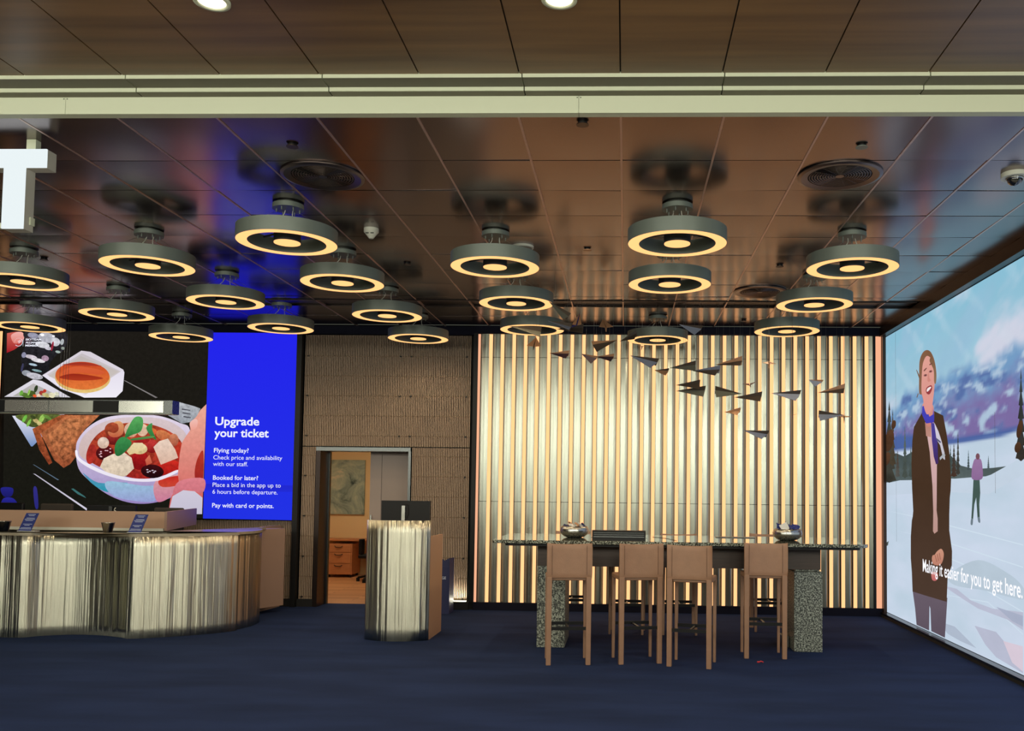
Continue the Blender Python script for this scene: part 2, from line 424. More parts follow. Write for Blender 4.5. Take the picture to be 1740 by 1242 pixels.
struct(tr.build('trim_8', 'cream_paint'))
b = MB(); b.box(-17, -3.32, 5.09, 5.15, H-.006, 3.878); b.box(-3.318, -.292, 5.09, 5.15, H-.006, 3.878); b.box(-.29, 14, 5.09, 5.15, H-.006, 3.878)
for xx in (-3.33, -3.31, -.30, -.28): b.box(xx-.003, xx+.003, 5.088, 5.09, 3.862, 3.867, 1)
b.box(-17, 14, 5.089, 5.15, 3.878, 3.96, 1)
struct(b.build('trim_9', ['cream_paint', 'black_metal']))
struct(MB().box(-17, -9.2, 5.15, 5.3, 0, 4).box(3.6, 14, 5.15, 5.3, 0, 4).build('wall_front', 'cream_paint'))
# concourse behind the viewer: columns, wall and glowing panes added for the metal reflections
w = MB(); w.box(-22, 14, -9.2, -9.0, 0, 2.5); w.box(-22, 14, -9.2, -9, 5.3, 6.4); w.box(-22, -21.8, -9, 5.3, 0, 6.4); w.box(13.8, 14, -9, 5.3, 0, 6.4)
w.box(-22, 14, -.6, -.5, 3.9, 6.4); w.box(-22, 14, -9.2, -.5, 6.4, 6.5)
struct(w.build('wall_front', 'concourse_wall'))
w = MB(); x = -21.5; k = 0
widths = [1.5, .9, 2.2, 1.2, 1.8, .7, 2.6]
while x < 13:
    wd = widths[k % 7]; w.box(x, x+wd, -9.05, -9.02, 2.5, 5.3); x += wd+[.35, .8, .5, .3, 1.1][k % 5]; k += 1
struct(w.build('added_glow_pane_1', 'reflection_glow'))
for xx in (-12.5, -7.2, -3.3, 2.4, 7.8): struct(MB().box(xx, xx+.55, -3.4, -2.9, 0, 6.4).build('wall_front', 'dark_wood'))
# small office behind the doorway
for bx in ((-6.2, -2.2, 16.5, 16.6), (-6.3, -6.2, 12.34, 16.6), (-2.2, -2.1, 12.34, 16.6)):
    struct(MB().box(*bx, 0, 2.8).build('wall_back', 'office_wall'))
struct(MB().box(-6.3, -2.1, 12.34, 16.6, 2.8, 2.9).build('ceiling', 'white_laminate'))
# doorway
d1 = thing('door_1', None, None, (-3.5, 12.0, 0)); struct(d1)
MB().box(-.66, -.60, -.03, .34, 0, 2.14).build('door_frame', 'dark_bronze', d1)
MB().box(-.598, -.575, .30, .36, 0, 2.10).build('door_frame', 'steel_dark', d1)
MB().box(-.66, .62, -.035, .34, 2.085, 2.135).build('door_header', 'steel_dark', d1)
MB().box(.59, .625, -.03, .34, 0, 2.085).build('door_frame', 'steel_dark', d1)
dl = MB().box(-.03, .7, .36, .40, .01, 2.10).box(.13, .133, .356, .36, .05, 2.06, 1).box(.133, .60, .357, .36, 2.05, 2.053, 1).build('door_leaf', ['sliding_door', 'black_metal'], d1)
MB().box(-.005, .008, .32, .335, .92, 1.22).box(-.003, .006, .335, .36, .95, .97).box(-.003, .006, .335, .36, 1.17, 1.19).build('door_handle', 'steel', dl)

# ------------------------------------------------------------------ light strips of the lit wall
for i in range(33):
    xc = P0+i*PITCHX
    t = thing('light_strip', 'warm lit vertical strip, %s from the left on the mirrored slat wall' % ORD[i], 'light', (xc, 11.96, .105), group='lit strips of the slat wall')
    if i == 0:
        MB().box(-.023, .023, -.018, .022, 0, 3.565).build('strip_profile', 'bronze', t)
        MB().box(-.0225, .0225, -.03, -.018, 0, 3.565).build('strip_diffuser', 'strip_glow', t)
        strip0 = t; sk = kidmap(t)
    else:
        for ch, _ in sk: q = ch.copy(); COL.objects.link(q); q.parent = t
for xc, wd, lb in ((-1.972, .016, 'narrow pinkish lit strip at the edge between beige wall and slat wall'), (3.322, .034, 'wide pinkish lit strip in the corner beside the ski video wall')):
    t = thing('edge_strip', lb, 'light', (xc, 11.94, .105))
    MB().box(-wd, wd, 0, .05, 0, 3.565).build('strip_profile', 'bronze', t); MB().box(-wd, wd, -.012, 0, 0, 3.565).build('strip_diffuser', 'end_strip_glow', t)
for xc, lb in ((-8.535, 'outer thin warm strip in the far left corner beside the food screen'), (-8.508, 'inner thin warm strip in the far left corner beside the food screen')):
    t = thing('corner_strip', lb, 'light', (xc, 11.9, .105))
    MB().box(-.011, .011, 0, .06, 0, 3.56).build('strip_profile', 'bronze', t); MB().box(-.0085, .0085, -.01, 0, 0, 3.56).build('strip_diffuser', 'strip_glow', t)
t = thing('floor_strip', 'bright white strip grazing up the beige slats near the floor', 'light', (-2.26, 11.93, .10))
MB().box(-.17, .17, -.01, .04, 0, .006).build('strip_housing', 'black_metal', t)
MB().box(-.17, .17, -.006, .032, .006, .016).build('strip_diffuser', 'floor_led', t)
struct(MB().box(-2.45, -2.06, 11.91, 11.97, 0, .10).build('baseboard_back', 'black_matte'))

# ------------------------------------------------------------------ ring lamps
def make_ring():
    t = thing('ring_pendant_lamp', '', 'lamp', group='ring pendant lamps under the metal ceiling')
    R, r = .375, .287
    MB().lathe([(R, 0), (R, .106), (r, .106), (r, 0), (r+.003, 0), (r+.003, .01), (R-.003, .01), (R-.003, 0)], n=72, sharp=True).build('housing', 'ring_grey', t)
    MB().lathe([(R-.003, .0005), (R-.003, .009), (r+.003, .009), (r+.003, .0005)], n=72, smooth=False).build('ring_diffuser', 'ring_glow', t)
    MB().cyl((0, 0), .101, .004, .106, 40).build('hub', 'ring_inside', t)
    MB().cyl((0, 0), .0985, -.002, .0038, 40).build('hub_diffuser', 'ring_glow', t)
    for k in range(3):
        a = 2*PI*k/3+.5; MB().tube([(.1*math.cos(a), .1*math.sin(a), .092), (r*math.cos(a), r*math.sin(a), .092)], .008).build('spoke', 'ring_inside', t)
    cn = MB().cyl((0, 0), .117, .262, .298, 40).cyl((0, 0), .085, .298, .309, 32)
    for k in range(6):
        a = 2*PI*k/6+.3; cn.cyl((.085*math.cos(a), .085*math.sin(a)), .005, .235, .262, 8)
    cn.build('canopy', 'ring_grey', t)
    for k in range(3):
        a = 2*PI*k/3+.3; MB().tube([(.085*math.cos(a), .085*math.sin(a), .24), (.33*math.cos(a), .33*math.sin(a), .106)], .0012, 5).build('wire', 'wire_steel', t)
    for s in (-1, 1):
        MB().tube(spline([(s*.03, .02, .262), (s*.035, 0, .22), (s*.06-.01, -.02, .17), (s*.09, -.03, .104)], 4), .0035, 6).build('cable', 'plastic_white', t)
    return t
rows = [(6.76, (-2.62, .375)), (7.5, (-4.11, -1.12, 1.875)), (8.12, (-5.63, -2.62, .385)), (8.99, (-4.1, -1.12, 1.87)), (9.68, (-5.63, -2.62)),
        (10.49, (-7.16, -4.11, -1.115, 1.865)), (11.16, (-5.65, -2.62, .385))]
ring0 = make_ring(); rk = kidmap(ring0); first = True
def lamp_light(x, y):
    l = bpy.data.lights.new('ring_lamp_light', 'SPOT'); l.energy = 30; l.color = (1, .80, .52); l.spot_size = math.radians(165); l.spot_blend = .6; l.shadow_soft_size = .01
    o = bpy.data.objects.new('ring_lamp_light', l); COL.objects.link(o); o.location = (x, y, 3.464)
for j, (y, xl) in enumerate(rows):
    for i, x in enumerate(xl):
        lamp_light(x, y)
        lb = 'grey ring pendant lamp, %s from left in the %s row counted from the front beam' % (ORD[i], ORD[j])
        if first: ring0.location = (x, y, 3.47); ring0['label'] = lb; first = False
        else: copy_thing(ring0, rk, lb, (x, y, 3.47))

# ------------------------------------------------------------------ fittings on the ceiling
def vent(x, y, lb):
    t = thing('ceiling_diffuser', lb, 'vent', (x, y, H-.004), group='round air diffusers')
    MB().lathe([(.285, .002), (.285, -.008), (.262, -.014), (.215, -.006), (.215, .002)], n=64, sharp=True).build('rim', 'vent_metal', t)
    f = MB().cyl((0, 0), .215, -.001, .002, 48, 1)
    for k in range(10):
        r = .035+k*.018; f.lathe([(r, -.002), (r+.009, -.007), (r+.0095, -.002)], n=48)
    for k in range(16):
        a = 2*PI*k/16; f.tube([(.03*math.cos(a), .03*math.sin(a), -.004), (.214*math.cos(a), .214*math.sin(a), -.004)], .0022, 4)
    f.cyl((0, 0), .03, -.008, 0, 20); f.build('grille', ['vent_metal', 'black_matte'], t)
vent(-2.14, 6.14, 'round air diffuser in the blue-lit ceiling behind the first left ring lamp row')
vent(1.45, 6.13, 'round air diffuser in the copper ceiling at right, nearest the front beam')
vent(1.44, 9.75, 'far small round air diffuser near the track groove behind the lamps')
def cap(x, y, lb, name='sprinkler_head', r=.037, m='bronze', cat='sprinkler'):
    t = thing(name, lb, cat, (x, y, H-.003)); MB().cyl((0, 0), r, -.016, -.011, 28).build('cover', m, t)
    MB().cyl((0, 0), r*.75, -.011, .003, 20).build('stem', 'black_metal', t)
cap(-2.144, 5.571, 'dark round sprinkler cap on the blue-lit ceiling by the front beam')
cap(-.275, 5.235, 'round sprinkler cap touching the front beam at centre')
cap(1.459, 5.591, 'pale grey round sprinkler cap in front of the right air diffuser', m='ring_grey')
cap(-.364, 8.03, 'small pale round sprinkler cap between ring lamps on the copper ceiling', m='plane_tan')
cap(1.462, 8.602, 'dark round sprinkler cap in front of the small far air diffuser')
cap(-2.139, 8.581, 'dark round sprinkler cap on the black ceiling right of the smoke detector')
cap(-5.655, 8.446, 'dark round sprinkler cap above the far left ring lamps')
cap(1.485, 11.4, 'tiny flush sprinkler cap next to the top of the slat wall')
t = thing('ceiling_speaker', 'white flat disc speaker partly hidden behind a ring lamp canopy', 'speaker', (-.943, 7.957, H-.003))
MB().cyl((0, 0), .1, -.018, .003, 40).build('rim', 'plastic_white', t); MB().cyl((0, 0), .085, -.022, -.018, 36).build('grille', 'ring_grey', t)
t = thing('smoke_detector', 'cream cone-shaped smoke detector hanging on the dark ceiling', 'detector', (-2.161, 7.42, H-.003))
MB().cyl((0, 0), .062, -.03, .003, 32).build('base', 'plastic_white', t)
MB().cyl((0, 0), .018, -.085, -.03, 24, r2=.06).box(-.035, -.008, -.052, -.046, -.052, -.046, 1).box(.008, .035, -.052, -.046, -.052, -.046, 1).build('sensor_head', ['plastic_white', 'black_metal'], t)
t = thing('dome_camera', 'white dome security camera under the ceiling beside the ski screen', 'camera', (2.62, 6.10, H-.003))
MB().cyl((0, 0), .088, -.03, .003, 40).build('base', 'plastic_white', t)
MB().lathe([(.001, -.085), (.025, -.08), (.042, -.065), (.05, -.045), (.05, -.03), (.001, -.03)], n=32, closed=False).build('dome', 'dome_glass', t)
MB().lathe([(.05, -.03), (.054, -.045), (.058, -.03)], n=32).build('dome_ring', 'steel', t)
t = thing('ceiling_track', 'long black recessed track groove running across the metal ceiling', 'track', (0, 10.27, H-.002))
MB().box(-9.1, 3.3, -.02, .02, 0, .02).build('channel', 'black_matte', t); MB().box(-9.1, 3.3, .02, .026, -.006, .02).build('lip', 'bronze', t)
for x, lb in ((-2.0, 'round wood ceiling downlight cut off at top edge, nearer the letter sign'), (-.335, 'round wood ceiling downlight cut off at the top, right of centre')):
    t = thing('downlight', lb, 'lamp', (x, 4.13, 3.918))
    MB().lathe([(.085, .002), (.085, -.012), (.066, -.012), (.066, .002)], n=40).build('trim_ring', 'cream_paint', t)
    MB().cyl((0, 0), .065, -.006, .001, 32).build('lens', 'downlight_glow', t)

# ------------------------------------------------------------------ hanging letter
t = thing('hanging_letter', 'big lit white letter T hanging by a pole under the front beam', 'sign', (-3.8, 5.46, 3.2))
def tshape(y0, y1, g=0):
    m = MB(); m.prism([(-.415-g, .395-g*0), (.13+g, .395), (.13+g, .51), (-.415-g, .51)], 0, 1); return m
tp = [(-.142, 0), (-.004, 0), (-.004, .39), (.13, .39), (.13, .508), (-.276, .508), (-.276, .39), (-.142, .39)]
def upright(poly, y0, y1, mi=0):
    m = MB(); n = len(poly); m.add([(x, y0, z) for x, z in poly]+[(x, y1, z) for x, z in poly], [], mi)
    for tri in tessellate_polygon([[Vector((x, z, 0)) for x, z in poly]]):
        m.add([], [], mi); m.f.append(list(tri)); m.m.append(mi); m.s.append(False); m.f.append([i+n for i in tri][::-1]); m.m.append(mi); m.s.append(False)
    for i in range(n): j = (i+1) % n; m.f.append([i, j, n+j, n+i]); m.m.append(mi); m.s.append(False)
    return m
upright(tp, .012, .10).build('letter_body', 'letter_side', t)
upright(tp, 0, .012).build('letter_face', 'sign_glow', t)
MB().box(-.015, .045, .02, .07, .508, .578).build('pole', 'cream_paint', t)
MB().box(-.30, -.142, .10, .13, .03, .065).box(-.004, .006, .06, .10, .04, .09).build('rail', 'cream_paint', t)

# ------------------------------------------------------------------ hanging light bar over the counter
t = thing('hanging_bar', 'long silver box bar hanging on wires above the reception counter', 'light fixture', (-6.2, 10.2, 2.42))
MB().box(-2.5, .96, 0, .15, 0, .155).build('bar_body', 'steel_dark', t)
for a, b2, m_ in ((-2.5, -1.18, 'steel'), (-1.02, -.50, 'steel'), (-.495, .03, 'steel'), (.33, .86, 'steel'), (.03, .33, 'black_metal'), (-1.18, -1.02, 'black_metal')):
    MB().box(a+.003, b2-.003, -.006, 0, .012, .145).build('panel', m_, t)
MB().box(.96, .966, 0, .15, 0, .155).build('end_cap', 'navy_print', t)
MB().box(-2.5, .96, .02, .13, -.006, 0).build('underside_cover', 'cream_paint', t)
for x in (-.43, -.39, -.36, -.33): MB().tube([(x, .07, .155), (x+.02, .06, H-2.42)], .0016, 5).build('wire', 'wire_steel', t)
# ------------------------------------------------------------------ left video wall
t = thing('video_wall', 'large LED screen with food photo and blue ticket upgrade panel', 'screen', (-6.5, 12.0, 1.15))
MB().box(-1.985, 2.07, -.09, .05, 0, 2.52).build('screen_cabinet', 'black_metal', t)
def Z8(*p): return [(x/4.14, 540+y/4.14) for x, y in p]
def ell(cx, cy, rx, ry, n=20, a=0):
    return [(cx+rx*math.cos(2*PI*k/n)*math.cos(a)-ry*math.sin(2*PI*k/n)*math.sin(a), cy+rx*math.cos(2*PI*k/n)*math.sin(a)+ry*math.sin(2*PI*k/n)*math.cos(a)) for k in range(n)]
F_ = []
def fp(pts, c, c2=None, g=0., sm=True): F_.append((Z8(*pts), c, c2, g, sm))
YS = 11.905
F_.append(([(8, 561), (355, 565), (345, 881), (5, 883)], (30, 27, 23), (24, 24, 18), .15, False))
fp([(50,108),(110,98),(150,98),(176,118),(150,190),(100,225),(48,247)], (205,96,84), (160,20,34), 0, False)
fp([(78,125),(120,100),(160,104),(172,130),(160,165),(125,180),(95,175)], (240,178,172), (222,120,108))
# glass of ice
fp([(180,100),(460,100),(455,220),(400,260),(350,330),(340,420),(250,430),(180,400),(155,330),(150,250),(190,180)], (44,42,48), (22,22,24), .5)
for cx, cy, rx, ry, c in ((235,125,40,20,(150,150,170)),(330,140,60,36,(176,176,186)),(390,170,34,30,(205,205,212)),(300,190,50,22,(214,214,220)),(200,165,26,30,(70,50,60)),(340,215,24,12,(200,196,206)),
    (370,200,8,34,(150,40,60)),(220,275,44,14,(205,195,205)),(270,300,50,14,(225,220,226)),(320,285,26,20,(170,140,160)),(170,262,16,20,(140,140,165)),(235,330,30,8,(170,190,205)),(190,390,34,20,(150,155,165)),(245,410,60,22,(190,188,198)),
    (262,372,36,8,(130,160,165)),(410,240,18,9,(160,175,170)),(445,215,14,10,(150,160,150)),(440,170,12,22,(190,196,200)),(160,350,8,30,(60,60,90)),(300,120,14,10,(250,250,255)),(380,130,10,8,(250,250,255))):
    fp(ell(cx,cy,rx,ry,10,.2), c, None, .3)
# caramel dish
fp([(300,405),(575,232),(640,240),(870,365),(878,385),(866,515),(820,560),(600,560),(430,500)], (214,206,216), (232,226,240), 0, False)
fp([(322,408),(580,250),(855,378),(620,545)], (196,188,192), (214,206,206), 0, False)
fp([(300,405),(330,398),(600,545),(865,370),(878,385),(866,515),(820,560),(596,562),(440,495)], (228,222,236), (240,236,246), 0, False)
fp([(345,410),(572,270),(838,378),(605,528)], (190,182,180), (208,198,190), 0, False)
fp(ell(585,425,194,104,24,.04), (214,150,84), (228,196,120), .1)
fp(ell(584,408,190,98,24,.04), (196,66,34), (226,120,56), .12)
fp([(440,380),(520,345),(640,352),(740,380),(700,400),(560,385),(470,405)], (216,96,54), (210,88,50))
fp([(420,420),(500,395),(600,400),(730,425),(640,440),(520,440)], (150,40,24), (176,58,32))
fp([(440,332),(580,315),(720,340),(600,338)], (150,50,36), (180,60,40))
# salad dish behind the bar
fp([(35,556),(238,434),(300,445),(500,560)], (226,222,232), (214,210,220), 0, False)
fp([(95,552),(240,462),(440,560)], (188,182,184), (170,170,160), 0, False)
for cx, cy, rx, ry, c in ((185,545,40,16,(86,120,50)),(155,530,12,20,(110,170,70)),(230,535,26,22,(70,90,40)),(258,500,12,26,(50,64,40)),(300,530,20,16,(170,60,50)),(250,550,14,10,(220,90,50)),(320,515,12,12,(190,60,44)),(330,545,30,14,(190,180,120)),(370,545,24,18,(220,214,180)),(405,535,18,12,(225,225,200)),(210,525,8,22,(150,200,90)),(280,548,14,10,(240,210,180))):
    fp(ell(cx,cy,rx,ry,9,.3), c, None, .3)
# lower half of the salad dish, bread
fp([(92,690),(460,680),(235,905),(225,905)], (226,226,240), (110,140,190), 0, False)
fp([(130,684),(440,684),(330,755),(235,770),(170,735)], (92,104,50), (70,80,40), .5, True)
for cx, cy, rx, ry, c in ((180,710,12,30,(110,180,70)),(210,740,10,30,(130,190,80)),(300,710,16,34,(150,190,90)),(260,725,22,14,(190,170,110)),(340,700,34,10,(100,140,60)),(240,700,20,12,(60,70,36)),(285,745,20,14,(196,180,120))):
    fp(ell(cx,cy,rx,ry,9,.5), c, None, .3)
fp([(235,782),(440,682),(520,684),(330,790),(292,815),(375,1018),(352,1034),(285,930)], (170,90,52), (128,58,34), .5, False)
fp([(292,812),(482,685),(708,686),(600,790),(552,880),(540,980),(500,1030),(455,1056),(388,1000)], (178,106,66), (140,72,44), .5, False)
fp([(330,830),(490,710),(640,700),(560,800),(520,900),(505,985),(455,1010),(400,960)], (188,118,74), (160,90,56), .6, False)
# big bowl
fp([(541,930),(560,850),(640,760),(760,700),(930,682),(1120,690),(1270,740),(1345,800),(1345,1100),(1280,1200),(1200,1268),(1050,1306),(900,1296),(760,1240),(640,1150),(560,1060)], (226,214,232), (150,132,190), .05)
fp([(590,1090),(700,1160),(900,1160),(880,1215),(760,1225),(660,1170)], (90,150,190), (40,150,170), .1)
fp([(760,1150),(1000,1180),(1110,1190),(1090,1290),(900,1280),(780,1235)], (150,190,214), (150,160,210), .1)
fp([(1100,1150),(1300,1100),(1280,1190),(1200,1265),(1110,1290)], (214,160,160), (200,120,150), .1)
fp([(1130,1140),(1290,1110),(1285,1170),(1150,1190)], (196,40,34), (200,70,50), .1)
fp([(560,930),(590,840),(680,760),(800,715),(930,700),(1110,706),(1240,750),(1320,830),(1310,950),(1250,1060),(1120,1115),(960,1120),(800,1085),(650,1020),(580,980)], (214,196,200), (200,170,160), .05)
fp([(620,980),(640,890),(720,800),(860,745),(1040,745),(1200,800),(1290,890),(1275,1000),(1240,1066),(1120,1120),(960,1130),(800,1085),(680,1035)], (176,70,44), (150,34,30), .45)
for cx, cy, rx, ry, an, c, c2 in ((650,960,34,70,.2,(150,40,34),(180,50,40)),(1265,940,30,70,-.1,(190,60,40),(170,36,30)),(1190,1055,90,50,-.2,(200,44,34),(170,26,24)),(990,1000,60,70,.2,(170,26,28),(120,16,20)),(815,795,72,58,.3,(176,80,50),(110,34,22)),(800,860,46,34,.2,(150,44,40),(96,20,20)),(745,950,62,50,-.2,(96,22,26),(50,12,16)),(1075,905,46,46,0,(200,60,56),(120,14,20)),(930,790,48,52,0,(228,196,170),(206,150,120)),
    (735,880,40,40,.3,(226,206,190),(214,180,160)),(1010,790,40,44,0,(224,190,160),(214,176,150)),(1160,830,60,34,.4,(216,130,80),(190,96,58)),(1230,860,34,44,0,(206,130,96),(160,80,60)),(1080,800,30,22,0,(220,120,60),(196,80,50)),(1080,1080,80,48,.1,(60,14,18),(24,10,14)),(985,920,60,40,.1,(224,206,160),(210,184,130)),(1000,860,60,26,0,(180,40,36),(150,30,30))):
    fp(ell(cx,cy,rx,ry,12,an), c, c2, .25)
fp([(770,800),(812,812),(842,790),(836,750),(808,738),(850,728),(880,760),(870,820),(820,842),(780,830)], (222,160,110), (190,90,60), .1)
fp([(712,1050),(740,990),(800,960),(880,945),(935,985),(952,1060),(900,1110),(830,1132),(760,1090)], (228,210,188), (214,196,172), .22, False)
fp([(1088,910),(1130,868),(1190,850),(1240,925),(1262,985),(1200,1010),(1140,1034),(1110,960)], (232,208,190), (214,176,156), .12, False)
fp([(900,940),(950,880),(1010,880),(1040,910),(970,950),(920,965)], (232,214,170), (222,196,140), .1, False)
fp([(1030,1000),(1060,965),(1080,1020),(1040,1040)], (214,120,90), (190,80,60), .1, False)
for a in range(9): fp(ell(700+random.uniform(0,90), 905+random.uniform(0,80), 7, 4, 6), (226,180,190))
for a in range(6): fp(ell(1040+random.uniform(0,80), 1060+random.uniform(0,50), 8, 4, 6), (210,196,210))
fp([(892,845),(905,790),(955,705),(1005,700),(1018,740),(1000,800),(940,825)], (90,168,92), (44,120,60), .15)
fp([(1040,775),(1080,742),(1082,790),(1110,858),(1070,830)], (70,150,80), (40,110,56), .1)
fp([(820,900),(850,850),(890,840),(938,880),(900,935),(850,972),(822,960)], (60,140,76), (36,100,52), .15)
fp([(940,850),(1080,832),(1085,845),(945,864)], (96,150,80), (60,110,60))
fp([(541,940),(556,935),(572,985),(660,1040),(800,1098),(960,1130),(1120,1124),(1250,1072),(1262,1086),(1120,1146),(950,1150),(790,1118),(650,1062),(560,1000)], (244,240,250), (232,226,240))
# fork, hand, napkin, lines
fp([(878,440),(895,445),(1120,562),(1105,566)], (150,145,145), (120,115,115), 0, False)
fp([(1180,680),(1262,592),(1380,625),(1420,640),(1380,730),(1290,745)], (180,184,190), (150,156,165), .3, False)
for k in range(3): fp([(1290+k*6,640+k*26),(1350+k*2,650+k*26),(1348+k*2,656+k*26),(1288+k*6,648+k*26)], (70,70,80), None, 0, False)
fp([(1462,610),(1420,650),(1390,700),(1345,740),(1350,790),(1315,840),(1290,880),(1275,960),(1262,1100),(1270,1160),(1210,1270),(1200,1335),(1434,1336)], (234,170,150), (206,90,90), .08, False)
fp([(1440,940),(1400,990),(1380,1080),(1390,1150),(1436,1150)], (180,56,40), (150,34,34), .1)
fp([(1270,1150),(1442,1130),(1436,1230),(1330,1210),(1230,1250)], (222,130,140), (200,110,120), .1)
fp([(1345,745),(1375,715),(1400,722),(1395,770),(1360,790)], (240,190,180), (236,160,144))
fp([(1205,1336),(1225,1255),(1300,1212),(1380,1220),(1435,1265),(1432,1380),(1200,1380)], (206,200,216), (196,190,210), 0, False)
fp([(248,1096),(262,1098),(640,1350),(625,1356)], (190,184,200), (210,206,224), 0, False)
fp([(246,1032),(256,1034),(430,1140),(420,1142)], (90,110,130), None, 0, False)
fp([(515,1203),(530,1200),(610,1255),(620,1268),(560,1240)], (60,110,110), None, 0, False)
fp([(25,1195),(105,1198),(100,1250),(60,1262),(30,1240)], (36,36,130), (26,26,100), 0)
fp([(40,1270),(110,1270),(140,1330),(30,1330)], (40,40,150), (20,20,80), 0)
fp([(250,1200),(275,1200),(285,1330),(262,1330)], (50,46,130), (40,40,120), 0)
pic = picture('food_picture', F_, dict(Y=YS), 'food_picture', t, (0, -1, 0)); pic.location = -t.location
B_ = [([(355, 565), (511, 566), (502, 884), (345, 881)], (36, 36, 236), (34, 50, 228), 0, False)]
B_.append(([(347, 822), (504, 825), (503.7, 836), (346.5, 833)], (34, 40, 205), (34, 44, 214), 0, False))
bl = picture('ticket_panel', B_, dict(Y=YS), 'food_picture', t, (0, -1, 0)); bl.location = -t.location
glow('white_led', (240, 242, 255), 1.0)
def ltext(s, px, py, px2, cap_px, bold=0):
    a = W(px, py, Y=YS-.006); b2 = W(px2, py, Y=YS-.006); h = cap_px*12/FPX
    o = text('lettering', s, a, (1, 0, 0), (0, 0, 1), b2.x-a.x, h, 'white_led', t, bold); o.location = -t.location
ltext('Upgrade', 365.5, 722, 440.5, 14.5, .022); ltext('your ticket', 364, 742, 456.5, 14.5, .022)
ltext('Flying today?', 363.5, 768.5, 422.5, 7.8, .012); ltext('Check price and availability', 362.5, 780.5, 479.5, 7.6)
ltext('with our staff.', 362, 791.5, 421, 7.6); ltext('Booked for later?', 361.8, 815, 438.5, 7.8, .012)
ltext('Place a bid in the app up to', 361.2, 827, 477, 7.6); ltext('6 hours before departure.', 361, 838.8, 471.5, 7.6)
ltext('Pay with card or points.', 360.3, 862, 465, 7.8, .012)
ltext('SKYTEAM', 43.5, 578.3, 70, 3.3, .03); ltext('ALLIANCE', 43.3, 583.4, 68, 3.3, .03); ltext('MEMBER', 42.8, 588.5, 65.5, 3.3, .03)
lg = MB(); cc = W(31.5, 581.3, Y=YS-.006); k = 12/FPX
def arc(c0, r, a0, a1, wd, n=16):
    for q in range(n):
        t0 = a0+(a1-a0)*q/n; t1 = a0+(a1-a0)*(q+1)/n
        lg.add([(c0.x+rr*k*math.cos(tt), c0.y, c0.z+rr*k*math.sin(tt)) for tt in (t0, t1) for rr in (r-wd/2, r+wd/2)], [(0, 1, 3, 2)])
arc(cc, 7, -2.4, .9, .8, 20)
for q in range(7): a = 1.1+q*.33; lg.box(cc.x+(7*math.cos(a)-.35)*k, cc.x+(7*math.cos(a)+.35)*k, cc.y-.0005, cc.y, cc.z+(7*math.sin(a)-.35)*k, cc.z+(7*math.sin(a)+.35)*k)
for q in range(3): arc(Vector((cc.x+(q-1)*1.5*k, cc.y, cc.z+(q-1)*1.0*k)), 2.4, -.6, 1.6, .7, 8)
lg.box(cc.x+8.1*k, cc.x+8.5*k, cc.y-.0005, cc.y, cc.z-7.2*k, cc.z+7.2*k)
lo = lg.build('emblem', 'white_led', t); lo.location = -t.location

# ------------------------------------------------------------------ right video wall
t = thing('video_wall', 'huge LED screen on the right wall showing a person before snowy mountains', 'screen', (3.41, 9.0, .05))
MB().box(.012, .09, -3.8, 2.98, .01, 3.61).build('screen_cabinet', 'black_metal', t)
MB().box(-.075, .09, -3.8, 2.98, -.012, .008).build('ledge', 'steel_dark', t)
MB().box(-.07, .09, -3.8, 2.98, -.05, -.012).build('plinth', 'black_matte', t)
XS = 3.42
R_ = []
def Zb(*p): return [(1440+x/2.587, 420+y/2.587) for x, y in p]
def Zc(*p): return [(1480+x/3.27, 820+y/3.27) for x, y in p]
def rp(pts, c, c2=None, g=0., sm=True, z=Zb): R_.append((z(*pts), c, c2, g, sm))
from mathutils import noise as MN
def zline(pts):
    """a line drawn on the screen, as heights over the distance along the wall"""
    q = sorted([(12-w_.y, w_.z) for w_ in [W(x, y, X=XS) for x, y in pts]])
    def f(d):
        if d <= q[0][0]: return q[0][1]
        for (a, za), (b, zb) in zip(q, q[1:]):
            if d <= b: return za+(zb-za)*(d-a)/(b-a)
        return q[-1][1]
    return f
ridge = zline([(1503, 708), (1540, 672), (1580, 644), (1640, 622), (1700, 606), (1740, 598)])
foot = zline([(1503, 742), (1560, 738), (1620, 745), (1680, 735), (1740, 722)])
shore = zline([(1503, 768), (1560, 762), (1640, 752), (1700, 742), (1740, 728)])
def mixc(a, b, t): t = max(0, min(1, t)); return [a[k]*(1-t)+b[k]*t for k in range(3)]
def sst(t): t = max(0, min(1, t)); return t*t*(3-2*t)
def fr(x, y, sc, o=5): return MN.fractal(Vector((x*sc, y*sc, 3.7)), 1.0, 2.0, o)
def backdrop(d, z):
    sky = mixc((186, 206, 222), (138, 190, 212), (z-2.0)/1.6)
    cl = fr(d*.55+z*.25, z*1.5-d*.45, 1.0)
    sky = mixc(sky, (206, 210, 226), sst((cl+.16)*1.8))
    sky = mixc(sky, (150, 190, 214), sst((-cl-.15)*1.6))
    k = math.sin((d*.72+z)*9)+.6*fr(d, z, 2.2)
    sky = mixc(sky, (206, 220, 232), .2*sst((k-.75)*3))
    rz = ridge(d)+.10*fr(d, 0, 1.6); fz = foot(d); sz = shore(d)
    h = (z-fz)/max(.05, rz-fz)
    mt = mixc((124, 108, 162), (116, 156, 196), sst(h*1.1+.5*fr(d*.8, z*1.8, 2.4)))
    mt = mixc(mt, (88, 112, 166), sst(fr(d*.8+4, z*2.4, 2.6)*1.8)); mt = mixc(mt, (172, 194, 216), sst(fr(d+9, z*2.6, 3.6)*1.9-.15))
    c_ = mixc(mt, sky, sst((z-rz)/.16+.5))
    c_ = mixc((76, 100, 160), c_, sst((z-fz)/.05+.5))
    sn = mixc((202, 214, 232), (190, 208, 224), .5+.9*fr(d*.5, z*2.2, 1.6))
    return mixc(sn, c_, sst((z-sz)/.04+.5))
